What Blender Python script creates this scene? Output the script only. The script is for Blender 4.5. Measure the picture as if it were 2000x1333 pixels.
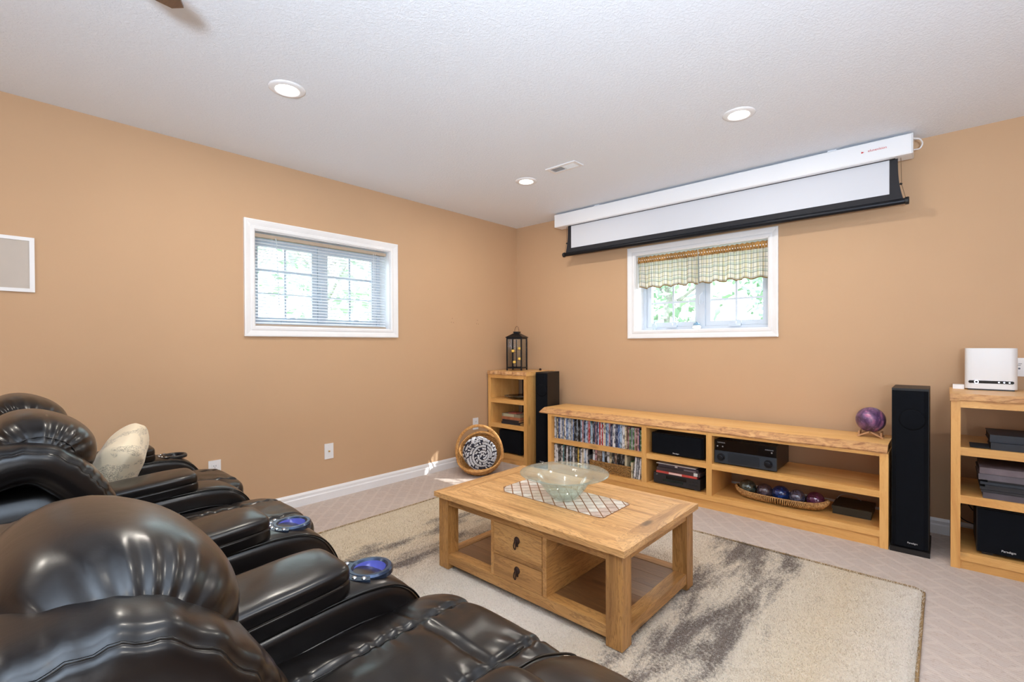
import bpy, bmesh, math, random
from mathutils import Vector, Matrix, noise
random.seed(7)
PI = math.pi
for o in list(bpy.data.objects): bpy.data.objects.remove(o)
S = bpy.context.scene
COL = S.collection

# ------------------------------------------------------------------ camera
cam_d = bpy.data.cameras.new('camera'); cam = bpy.data.objects.new('camera', cam_d); COL.objects.link(cam)
cam_d.sensor_width = 36; cam_d.lens = 36*932.337/2000; cam_d.clip_start = .02
cam_d.shift_y = 14.3/2000
yaw, pitch, roll = .73628, -.0076, -.0042
f = Vector((-math.sin(yaw)*math.cos(pitch), math.cos(yaw)*math.cos(pitch), math.sin(pitch)))
r = Vector((math.cos(yaw), math.sin(yaw), 0)); u = r.cross(f)
r2 = math.cos(roll)*r + math.sin(roll)*u; u2 = -math.sin(roll)*r + math.cos(roll)*u
M = Matrix((r2, u2, -f)).transposed().to_4x4(); M.translation = Vector((3.47674, -3.92127, 1.16884))
cam.matrix_world = M
S.camera = cam
# ------------------------------------------------------------------ colour management, world, sun, big lights
S.view_settings.view_transform = 'Standard'; S.view_settings.look = 'None'
S.view_settings.gamma = 1; S.view_settings.use_curve_mapping = False
S.view_settings.exposure = 0.0
W = bpy.data.worlds.new('sky'); S.world = W; W.use_nodes = True
bg = W.node_tree.nodes['Background']; bg.inputs[0].default_value = (.80, .92, 1.0, 1); bg.inputs[1].default_value = 7.0
def light(name, typ, loc, energy, color=(1,1,1), direction=None, **kw):
    d = bpy.data.lights.new(name, typ); d.energy = energy; d.color = color
    for k, v in kw.items(): setattr(d, k, v)
    o = bpy.data.objects.new(name, d); COL.objects.link(o); o.location = loc
    if direction is not None: o.rotation_euler = Vector(direction).to_track_quat('-Z', 'Y').to_euler()
    return o
light('sun', 'SUN', (5, 4, 6), 16.0, (1, .95, .88), (-1, -.78, -.98), angle=.01)
# added area lights behind the camera that fill the room; no openings there
light('side_fill', 'AREA', (6.3, -4.6, 1.45), 34, (.82, .91, 1), (-1, .12, -.05), shape='RECTANGLE', size=2.0, size_y=1.7)
light('rear_fill', 'AREA', (3.2, -7.3, 1.5), 26, (.95, .96, 1), (-.05, 1, .05), shape='RECTANGLE', size=3.2, size_y=1.6)

# added fill light behind the camera, aimed up to brighten the ceiling
light('ceiling_fill', 'AREA', (4.1, -4.7, 1.20), 112, (.74, .87, 1), (-.50, .75, 1.05), shape='DISK', size=.4, spread=math.radians(125))

# ------------------------------------------------------------------ helpers
def lin(c):
    return tuple(((v/255)/12.92 if v/255 <= .04045 else ((v/255+.055)/1.055)**2.4) for v in c)
def nm(name):
    m = bpy.data.materials.new(name); m.use_nodes = True
    nt = m.node_tree; b = nt.nodes['Principled BSDF']
    return m, nt, b
def setp(b, col=None, rough=None, metal=None, spec=None, coat=None, coatr=None, emit=None, es=None, trans=None, sheen=None):
    if col is not None: b.inputs['Base Color'].default_value = (*lin(col), 1)
    if rough is not None: b.inputs['Roughness'].default_value = rough
    if metal is not None: b.inputs['Metallic'].default_value = metal
    if spec is not None: b.inputs['Specular IOR Level'].default_value = spec
    if coat is not None: b.inputs['Coat Weight'].default_value = coat
    if coatr is not None: b.inputs['Coat Roughness'].default_value = coatr
    if emit is not None: b.inputs['Emission Color'].default_value = (*lin(emit), 1); b.inputs['Emission Strength'].default_value = es
    if trans is not None: b.inputs['Transmission Weight'].default_value = trans
    if sheen is not None: b.inputs['Sheen Weight'].default_value = sheen
def N(nt, t, **kw):
    n = nt.nodes.new(t)
    for k, v in kw.items():
        if k.startswith('i_'): n.inputs[k[2:].replace('_', ' ')].default_value = v
        else: setattr(n, k, v)
    return n
def coords(nt, kind='Object', scale=(1,1,1), rot=(0,0,0), loc=(0,0,0)):
    t = N(nt, 'ShaderNodeTexCoord'); m = N(nt, 'ShaderNodeMapping')
    m.inputs['Scale'].default_value = scale; m.inputs['Rotation'].default_value = rot; m.inputs['Location'].default_value = loc
    nt.links.new(t.outputs[kind], m.inputs['Vector']); return m.outputs[0]
def ramp(nt, stops, src, interp='LINEAR'):
    n = N(nt, 'ShaderNodeValToRGB'); e = n.color_ramp.elements; n.color_ramp.interpolation = interp
    while len(e) < len(stops): e.new(.5)
    for k, (p, c) in enumerate(stops):
        e[k].position = p; e[k].color = (*lin(c), 1) if len(c) == 3 else c
    nt.links.new(src, n.inputs[0]); return n.outputs[0]
def gray(v): return (v, v, v, 1)
def bump(nt, b, h, strength=.3, dist=.01):
    n = N(nt, 'ShaderNodeBump'); n.inputs['Strength'].default_value = strength; n.inputs['Distance'].default_value = dist
    nt.links.new(h, n.inputs['Height']); nt.links.new(n.outputs[0], b.inputs['Normal']); return n
def mixc(nt, fac, a, b_, mode='MIX'):
    n = N(nt, 'ShaderNodeMix', data_type='RGBA', blend_type=mode)
    if isinstance(fac, (int, float)): n.inputs[0].default_value = fac
    else: nt.links.new(fac, n.inputs[0])
    for s, i in ((a, 6), (b_, 7)):
        if isinstance(s, tuple): n.inputs[i].default_value = (*lin(s), 1) if len(s) == 3 else s
        else: nt.links.new(s, n.inputs[i])
    return n.outputs[2]
def mth(nt, op, a, b_=None, c=None):
    n = N(nt, 'ShaderNodeMath', operation=op)
    for i, s in enumerate((a, b_, c)):
        if s is None: continue
        if isinstance(s, (int, float)): n.inputs[i].default_value = s
        else: nt.links.new(s, n.inputs[i])
    return n.outputs[0]
def noise_(nt, vec, scale, detail=4, rough=.55, dist=0):
    n = N(nt, 'ShaderNodeTexNoise'); n.inputs['Scale'].default_value = scale; n.inputs['Detail'].default_value = detail
    n.inputs['Roughness'].default_value = rough; n.inputs['Distortion'].default_value = dist
    nt.links.new(vec, n.inputs['Vector']); return n.outputs[0]

def plain(name, col, rough=.5, **kw):
    m, nt, b = nm(name); setp(b, col, rough, **kw); return m
def varied(name, col, rough=.5, amt=.06, scale=8, bs=0, bscale=200, bd=.001, **kw):
    m, nt, b = nm(name); setp(b, col, rough, **kw)
    v = coords(nt)
    n = noise_(nt, v, scale)
    c2 = tuple(max(0, x*(1-amt*2)) for x in col); c1 = tuple(min(255, x*(1+amt)) for x in col)
    nt.links.new(ramp(nt, [(.3, c2), (.7, c1)], n), b.inputs['Base Color'])
    if bs: bump(nt, b, noise_(nt, v, bscale, 3), bs, bd)
    return m

def wood(name, light_c, mid_c, dark_c, axis='X', grain=1.0, knots=.5, rough=.42, coat=.25, lines=.35):
    m, nt, b = nm(name); setp(b, rough=rough, coat=coat, coatr=.25)
    st = {'X': (.9, 9, 9), 'Y': (9, .9, 9), 'Z': (9, 9, .9)}[axis]
    v = coords(nt, scale=tuple(s*grain for s in st))
    oi = N(nt, 'ShaderNodeObjectInfo')
    add = N(nt, 'ShaderNodeVectorMath', operation='ADD'); nt.links.new(v, add.inputs[0])
    cmb = N(nt, 'ShaderNodeCombineXYZ'); rr = mth(nt, 'MULTIPLY', oi.outputs['Random'], 37.0)
    for i in range(3): nt.links.new(rr, cmb.inputs[i])
    nt.links.new(cmb.outputs[0], add.inputs[1]); v2 = add.outputs[0]
    n1 = noise_(nt, v2, 1.1, 6, .6, 1.2)
    fine = noise_(nt, v2, 7.0, 5, .7, .3)
    k = N(nt, 'ShaderNodeTexVoronoi'); k.inputs['Scale'].default_value = 1.15
    nt.links.new(v2, k.inputs['Vector'])
    st2 = {'X': (3, 8, 8), 'Y': (8, 3, 8), 'Z': (8, 8, 3)}[axis]
    vk = coords(nt, scale=tuple(s*.62 for s in st2)); ad2 = N(nt, 'ShaderNodeVectorMath', operation='ADD')
    nt.links.new(vk, ad2.inputs[0]); nt.links.new(cmb.outputs[0], ad2.inputs[1])
    nt.links.new(ad2.outputs[0], k.inputs['Vector'])
    col = ramp(nt, [(.25, light_c), (.5, mid_c), (.78, dark_c)], n1)
    rg = mth(nt, 'SINE', mth(nt, 'MULTIPLY', n1, 95.0)); rgm = ramp(nt, [(.0, gray(0)), (.62, gray(0)), (1, gray(1))], mth(nt, 'ADD', mth(nt, 'MULTIPLY', rg, .5), .5))
    col = mixc(nt, mth(nt, 'MULTIPLY', rgm, lines), col, dark_c)
    col = mixc(nt, mth(nt, 'MULTIPLY', ramp(nt, [(.42, gray(0)), (.75, gray(1))], fine), .32), col, dark_c)
    kd = ramp(nt, [(.0, gray(1)), (.07, gray(.7)), (.13, gray(0))], k.outputs['Distance'])
    col = mixc(nt, mth(nt, 'MULTIPLY', kd, knots), col, tuple(x*.45 for x in dark_c))
    # each board a touch lighter or darker
    hs = N(nt, 'ShaderNodeHueSaturation'); nt.links.new(col, hs.inputs['Color'])
    nt.links.new(mth(nt, 'ADD', mth(nt, 'MULTIPLY', oi.outputs['Random'], .18), .91), hs.inputs['Value'])
    nt.links.new(hs.outputs[0], b.inputs['Base Color'])
    bump(nt, b, fine, .12, .001)
    return m

PLIN = ((234, 186, 118), (226, 172, 100), (204, 144, 76))
pineX = wood('pine_x', *PLIN, 'X'); pineY = wood('pine_y', *PLIN, 'Y'); pineZ = wood('pine_z', *PLIN, 'Z')
slabX = wood('pine_slab', (242, 198, 134), (236, 186, 118), (214, 156, 88), 'X', knots=.25)
TB_LIT = ((232, 186, 130), (214, 164, 106), (140, 94, 50))  # lighter palette for the table top; its reflected light is in the colour
tabX = wood('rustic_x', *TB_LIT, 'X', 1.3, .95, .4, .3, .50); TB_SHADE = ((208, 160, 100), (188, 136, 76), (122, 80, 40))  # second palette is darker for legs and fronts, shade put into the colour
tabF = wood('rustic_front', *TB_SHADE, 'X', 1.3, .95, .45, .2, .5); tabG = wood('rustic_side', *TB_SHADE, 'Y', 1.3, .9, .45, .2, .5); tabY = wood('rustic_y', *TB_LIT, 'Y', 1.3, .9, .4, .3, .55); tabZ = wood('rustic_z', *TB_SHADE, 'Z', 1.3, .8, .45, .2, .55)
shelfY = wood('rustic_shelf_shade', (150, 110, 72), (126, 86, 52), (92, 60, 36), 'X', .9, .5, .28, .4)  # darker copy of the table wood; shade under the top is painted in
# bark-like live edge
def mk_edge():
    m, nt, b = nm('live_edge'); setp(b, rough=.7)
    v = coords(nt, scale=(4, 4, 16)); n = noise_(nt, v, 3, 6, .65, 1.5)
    nt.links.new(ramp(nt, [(.3, (226, 180, 126)), (.5, (206, 156, 106)), (.64, (172, 122, 84)), (.76, (104, 68, 46))], n), b.inputs['Base Color'])
    bump(nt, b, n, .6, .008); return m
edgeM = mk_edge()
def mk_wall(name, col):
    m, nt, b = nm(name); setp(b, rough=.62, spec=.3)
    v = coords(nt); n = noise_(nt, v, 1.6, 3)
    nt.links.new(ramp(nt, [(.3, tuple(x*.985 for x in col)), (.7, col)], n), b.inputs['Base Color'])
    bump(nt, b, noise_(nt, v, 260, 2), .06, .0008); return m
wallM = mk_wall('tan_paint', (202, 166, 131))
def mk_ceil():
    m, nt, b = nm('stipple_ceiling'); setp(b, (238, 243, 251), .9, spec=.1)
    v = coords(nt); n = noise_(nt, v, 75, 5, .65, .6)
    bump(nt, b, ramp(nt, [(.42, gray(0)), (.62, gray(1))], n), .35, .004)
    return m
ceilM = mk_ceil()
whiteM = varied('white_trim', (240, 240, 242), .35, .01, 4, coat=.15)
vinylM = plain('white_vinyl', (205, 214, 226), .35)
blackM = plain('black_plastic', (22, 23, 26), .38)
blackG = plain('black_gloss', (10, 10, 12), .12)
clothB = varied('speaker_cloth', (13, 16, 22), .9, .05, 30, .25, 900, .0006, spec=.15)
vinylB = varied('black_vinyl_wrap', (19, 17, 18), .5, .08, 12, .12, 400, .0004)
greyM = plain('graphite_panel', (62, 70, 80), .42, metal=.5)
metalD = plain('dark_metal', (30, 32, 38), .4, metal=.6)
ironM = plain('rusty_iron', (58, 38, 30), .6, metal=.5)
chrome = plain('chrome', (200, 205, 210), .18, metal=1)
markM = plain('white_print', (225, 225, 228), .5)
redM = plain('red_print', (200, 40, 40), .5)
silverM = plain('silver_print', (190, 192, 196), .35, metal=.4)

def mk_leather(name='black_leather', col=(15, 12, 12)):
    m, nt, b = nm(name); setp(b, col, .32, spec=.38, coat=.16, coatr=.16)
    v = coords(nt)
    g = N(nt, 'ShaderNodeTexVoronoi'); g.inputs['Scale'].default_value = 420; nt.links.new(v, g.inputs['Vector'])
    w = noise_(nt, v, 9, 5, .6, .8)
    f_ = noise_(nt, v, 42, 4, .6, .4)
    h = mth(nt, 'ADD', mth(nt, 'MULTIPLY', w, 1.0), mth(nt, 'ADD', mth(nt, 'MULTIPLY', f_, .16), mth(nt, 'MULTIPLY', g.outputs[0], .02)))
    bump(nt, b, h, .075, .010)
    rgh = ramp(nt, [(.3, gray(.28)), (.7, gray(.32))], noise_(nt, v, 14, 4))
    nt.links.new(rgh, b.inputs['Roughness'])
    return m
leather = mk_leather()
leatherD = mk_leather('black_leather_panel', (10, 9, 9))
threadM = plain('seam_thread', (52, 45, 40), .7)
seamM = plain('seam_shadow', (10, 9, 9), .6)

def mesh_link(name, me, mat, parent=None, world_loc=None, smooth=False):
    o = bpy.data.objects.new(name, me); COL.objects.link(o)
    if mat is not None:
        for mm in (mat if isinstance(mat, (list, tuple)) else [mat]): me.materials.append(mm)
    return o
def root_loc(p):
    v = Vector((0, 0, 0))
    while p is not None: v += p.location; p = p.parent
    return v
def obj(name, bm, mat, parent=None, loc=None, smooth=False, bevel=0, segs=2, kind=None, label=None, auto=None):
    """bm holds coordinates of the scene with the root unrotated"""
    if bm.__class__.__name__ == 'BMesh':
        if bevel:
            bmesh.ops.bevel(bm, geom=[e for e in bm.edges if e.calc_face_angle(0) > .5], offset=bevel, segments=segs, affect='EDGES', profile=.5, clamp_overlap=True)
        bmesh.ops.recalc_face_normals(bm, faces=bm.faces)
        me = bpy.data.meshes.new(name); bm.to_mesh(me); bm.free()
    else: me = bm
    org = root_loc(parent) if parent is not None else (Vector(loc) if loc is not None else None)
    if org is None:
        xs = [v.co for v in me.vertices]
        lo = [min(c[i] for c in xs) for i in range(3)]; hi = [max(c[i] for c in xs) for i in range(3)]
        org = Vector(((lo[0]+hi[0])/2, (lo[1]+hi[1])/2, lo[2]))
    me.transform(Matrix.Translation(-org))
    if smooth:
        for p in me.polygons: p.use_smooth = True
    elif bevel or auto:
        try: me.shade_smooth_by_angle(math.radians(35)) if hasattr(me, 'shade_smooth_by_angle') else None
        except Exception: pass
    o = mesh_link(name, me, mat)
    if parent is not None: o.parent = parent
    else: o.location = org
    if kind: o['kind'] = kind
    if label: o['label'] = label
    return o
def tag(o, label, cat, group=None):
    o['label'] = label; o['category'] = cat
    if group: o['group'] = group
    return o
def thing(name, label, cat, loc, rotz=0, group=None):
    o = bpy.data.objects.new(name, None); COL.objects.link(o); o.location = loc; o.rotation_euler = (0, 0, rotz)
    o.empty_display_size = .05
    return tag(o, label, cat, group)
def struct_root(name, loc):
    o = bpy.data.objects.new(name, None); COL.objects.link(o); o.location = loc; o['kind'] = 'structure'; return o
def dup(root, loc=None, rotz=None, label=None, group=None):
    rr = root.copy(); COL.objects.link(rr)
    if loc is not None: rr.location = loc
    if rotz is not None: rr.rotation_euler = (0, 0, rotz)
    if label: rr['label'] = label
    if group: rr['group'] = group
    for ch in list(root.children):
        c = ch.copy(); COL.objects.link(c); c.parent = rr
        for g in list(ch.children):
            d = g.copy(); COL.objects.link(d); d.parent = c
    return rr

def B(): return bmesh.new()
def box(bm, x0, x1, y0, y1, z0, z1, mi=0):
    vs = [bm.verts.new((x, y, z)) for x in (x0, x1) for y in (y0, y1) for z in (z0, z1)]
    fs = []
    for q in ((0,1,3,2), (4,6,7,5), (0,4,5,1), (2,3,7,6), (0,2,6,4), (1,5,7,3)):
        fc = bm.faces.new([vs[i] for i in q]); fc.material_index = mi; fs.append(fc)
    return vs
def bx(*a): bm = B(); box(bm, *a); return bm
def rotbox(bm, c, half, axes):
    c = Vector(c); vs = []
    for sx in (-1, 1):
        for sy in (-1, 1):
            for sz in (-1, 1):
                vs.append(bm.verts.new(c + axes[0]*half[0]*sx + axes[1]*half[1]*sy + axes[2]*half[2]*sz))
    for q in ((0,1,3,2), (4,6,7,5), (0,4,5,1), (2,3,7,6), (0,2,6,4), (1,5,7,3)): bm.faces.new([vs[i] for i in q])
def prism(bm, pts, a0, a1, axis='X'):
    """extrude a closed polygon of (p,q) along axis"""
    def mk(a, p, q):
        return {'X': (a, p, q), 'Y': (p, a, q), 'Z': (p, q, a)}[axis]
    A = [bm.verts.new(mk(a0, *p)) for p in pts]; C = [bm.verts.new(mk(a1, *p)) for p in pts]
    n = len(pts)
    bm.faces.new(A); bm.faces.new(C[::-1])
    for i in range(n): bm.faces.new((A[i], C[i], C[(i+1) % n], A[(i+1) % n]))
def lathe(bm, prof, c=(0,0,0), n=40, axis=None, closed=False):
    """prof: list of (r,h); around z through c, or around given axis vector"""
    c = Vector(c)
    if axis is None: ax, e1, e2 = Vector((0,0,1)), Vector((1,0,0)), Vector((0,1,0))
    else:
        ax = Vector(axis).normalized(); e1 = ax.orthogonal().normalized(); e2 = ax.cross(e1)
    rings = []
    for (rr, h) in prof:
        if rr < 1e-6: rings.append([bm.verts.new(c + ax*h)])
        else: rings.append([bm.verts.new(c + ax*h + (e1*math.cos(2*PI*i/n) + e2*math.sin(2*PI*i/n))*rr) for i in range(n)])
    L = list(zip(rings, rings[1:])) + ([(rings[-1], rings[0])] if closed else [])
    for a, b_ in L:
        if len(a) == 1 and len(b_) == 1: continue
        for i in range(n):
            j = (i+1) % n
            if len(a) == 1: bm.faces.new((a[0], b_[i], b_[j]))
            elif len(b_) == 1: bm.faces.new((a[i], b_[0], a[j]))
            else: bm.faces.new((a[i], b_[i], b_[j], a[j]))
def tube(bm, pts, rad, n=8, closed=False, flat=None):
    P = [Vector(p) for p in pts]; m = len(P); rings = []; prev = None
    for i, p in enumerate(P):
        t = (P[(i+1) % m] - P[i-1]) if closed else (P[min(i+1, m-1)] - P[max(i-1, 0)])
        t.normalize()
        if prev is None: e1 = t.orthogonal().normalized()
        else:
            e1 = prev - t*prev.dot(t)
            e1 = e1.normalized() if e1.length > 1e-6 else t.orthogonal().normalized()
        prev = e1; e2 = t.cross(e1)
        rr = rad(i/(m-1)) if callable(rad) else rad
        rings.append([bm.verts.new(p + (e1*math.cos(2*PI*k/n) + e2*math.sin(2*PI*k/n)*(flat or 1))*rr) for k in range(n)])
    rng = range(m) if closed else range(m-1)
    for i in rng:
        a, b_ = rings[i], rings[(i+1) % m]
        for k in range(n): bm.faces.new((a[k], a[(k+1) % n], b_[(k+1) % n], b_[k]))
    if not closed: bm.faces.new(rings[0][::-1]); bm.faces.new(rings[-1])
def puff(c, half, k=4, n=16, fn=None, rot=None):
    """superquadric cushion from a subdivided cube; fn(unit, pos) -> new pos"""
    bm = B(); cache = {}; c = Vector(c)
    def vert(x, y, z):
        key = (round(x, 4), round(y, 4), round(z, 4))
        if key in cache: return cache[key]
        rr = (abs(x)**k + abs(y)**k + abs(z)**k)**(1/k); un = Vector((x/rr, y/rr, z/rr))
        p = Vector((un.x*half[0], un.y*half[1], un.z*half[2]))
        if fn: p = fn(un, p)
        if rot is not None: p = rot @ p
        v = bm.verts.new(c + p); cache[key] = v; return v
    T = [math.tan((-1+2*i/n)*PI/4) for i in range(n+1)]
    for ax in range(3):
        for s in (-1, 1):
            g = [[None]*(n+1) for _ in range(n+1)]
            for i in range(n+1):
                for j in range(n+1):
                    q = [0, 0, 0]; q[ax] = s; q[(ax+1) % 3] = T[i]; q[(ax+2) % 3] = T[j]
                    g[i][j] = vert(*q)
            for i in range(n):
                for j in range(n):
                    ff = (g[i][j], g[i+1][j], g[i+1][j+1], g[i][j+1])
                    bm.faces.new(ff if s > 0 else ff[::-1])
    return bm
def catmull(pts, per=8, closed=False):
    P = [Vector(p) for p in pts]; out = []; n = len(P)
    rng = range(n) if closed else range(n-1)
    for i in rng:
        g = lambda k: P[k % n] if closed else P[max(0, min(n-1, k))]
        p0, p1, p2, p3 = g(i-1), g(i), g(i+1), g(i+2)
        for s in range(per):
            t = s/per
            out.append(.5*((2*p1) + (-p0+p2)*t + (2*p0-5*p1+4*p2-p3)*t*t + (-p0+3*p1-3*p2+p3)*t**3))
    if not closed: out.append(P[-1])
    return out
def text_obj(name, body, size, mat, parent, pos, right, up, extrude=.0006):
    cu = bpy.data.curves.new(name, 'FONT'); cu.body = body; cu.size = size; cu.align_x = 'CENTER'; cu.align_y = 'CENTER'; cu.extrude = extrude
    to = bpy.data.objects.new('t', cu); COL.objects.link(to)
    dg = bpy.context.evaluated_depsgraph_get(); me = bpy.data.meshes.new_from_object(to.evaluated_get(dg))
    bpy.data.objects.remove(to)
    rv = Vector(right).normalized(); uv = Vector(up).normalized(); nv = rv.cross(uv)
    M_ = Matrix((rv, uv, nv)).transposed().to_4x4(); M_.translation = Vector(pos)
    me.transform(M_); me.materials.clear()
    return obj(name, me, mat, parent)
def smooth_angle(o, deg=40):
    o.data.set_sharp_from_angle(angle=math.radians(deg)) if hasattr(o.data, 'set_sharp_from_angle') else None
    for p in o.data.polygons: p.use_smooth = True

H = 2.44
# ================================================================== ROOM SHELL
XR, YB = 6.6, -7.6
W1 = dict(a0=-2.690, a1=-1.618, z0=1.300, z1=1.960)      # left wall window (y range)
W2 = dict(a0=1.418, a1=2.505, z0=1.287, z1=1.963)        # screen wall window (x range)
def wall_with_hole(name, hole, axis, length0, length1, t0, t1):
    bm = B(); a0, a1, z0, z1 = hole['a0'], hole['a1'], hole['z0'], hole['z1']
    for (p, q, r_, s) in ((length0, a0, 0, H), (a1, length1, 0, H), (a0, a1, 0, z0), (a0, a1, z1, H)):
        if axis == 'Y': box(bm, t0, t1, p, q, r_, s)
        else: box(bm, p, q, t0, t1, r_, s)
    bmesh.ops.remove_doubles(bm, verts=bm.verts, dist=1e-5)
    return obj(name, bm, wallM, kind='structure', loc=(0, 0, 0))
wall_with_hole('wall_left', W1, 'Y', YB, .25, -.25, 0)
wall_with_hole('wall_back', W2, 'X', 0, XR, 0, .25)
obj('wall_right', bx(XR, XR+.2, YB, .25, 0, H), wallM, kind='structure')
obj('wall_front', bx(-.25, XR+.2, YB-.2, YB, 0, H), wallM, kind='structure')
obj('ceiling', bx(-.25, XR+.2, YB-.2, .25, H, H+.15), ceilM, kind='structure')
def mk_carpet():
    m, nt, b = nm('patterned_carpet'); setp(b, rough=.95, spec=.1, sheen=.2)
    v = coords(nt, rot=(0, 0, math.radians(45)))
    # woven diamonds: alternating looped blocks
    ck = N(nt, 'ShaderNodeTexBrick'); ck.inputs['Scale'].default_value = 1; ck.offset = .5
    ck.inputs['Brick Width'].default_value = .16; ck.inputs['Row Height'].default_value = .085; ck.inputs['Mortar Size'].default_value = .014; ck.inputs['Mortar Smooth'].default_value = .6
    nt.links.new(v, ck.inputs['Vector'])
    v0 = coords(nt)
    rows = N(nt, 'ShaderNodeTexWave'); rows.inputs['Scale'].default_value = 22; rows.inputs['Distortion'].default_value = 1.5; rows.bands_direction = 'Y'; nt.links.new(v0, rows.inputs['Vector'])
    fleck = noise_(nt, v0, 85, 3, .7)
    big = noise_(nt, v0, 1.3, 3)
    base = ramp(nt, [(.3, (184, 169, 160)), (.7, (198, 184, 175))], big)
    cut = mixc(nt, ramp(nt, [(.56, gray(0)), (.74, gray(.8))], fleck), base, (160, 136, 118))
    loop = mixc(nt, .55, base, (236, 222, 208))
    mst = N(nt, 'ShaderNodeMapping'); mst.inputs['Scale'].default_value = (5, 34, 20); mst.inputs['Rotation'].default_value = (0, 0, .12); tcs = N(nt, 'ShaderNodeTexCoord'); nt.links.new(tcs.outputs['Object'], mst.inputs[0])
    stk = noise_(nt, mst.outputs[0], 1.6, 5, .7)
    c = mixc(nt, mth(nt, 'MULTIPLY', ck.outputs['Fac'], .28), cut, loop)
    c = mixc(nt, mth(nt, 'MULTIPLY', ramp(nt, [(.50, gray(0)), (.72, gray(1))], stk), .5), c, (184, 160, 142))
    nt.links.new(c, b.inputs['Base Color'])
    h = mth(nt, 'ADD', mth(nt, 'MULTIPLY', ck.outputs['Fac'], -.28), mth(nt, 'ADD', mth(nt, 'MULTIPLY', noise_(nt, v0, 240, 2), .5), mth(nt, 'MULTIPLY', rows.outputs[0], .12)))
    bump(nt, b, h, .55, .006); return m
obj('floor', bx(-.25, XR+.2, YB-.2, .25, -.1, 0), mk_carpet(), kind='structure')

# baseboards (profiled)
BP = [(0, 0), (.016, 0), (.016, .052), (.014, .056), (.011, .060), (.011, .078), (.006, .088), (.003, .0935), (0, .0935)]
bm = B(); prism(bm, [(p[0], p[1]) for p in BP], YB, -.016, 'Y'); obj('baseboard_left', bm, whiteM, kind='structure')
bm = B(); prism(bm, [(-p[0], p[1]) for p in BP], 0, XR, 'X'); obj('baseboard_back', bm, whiteM, kind='structure')

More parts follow.
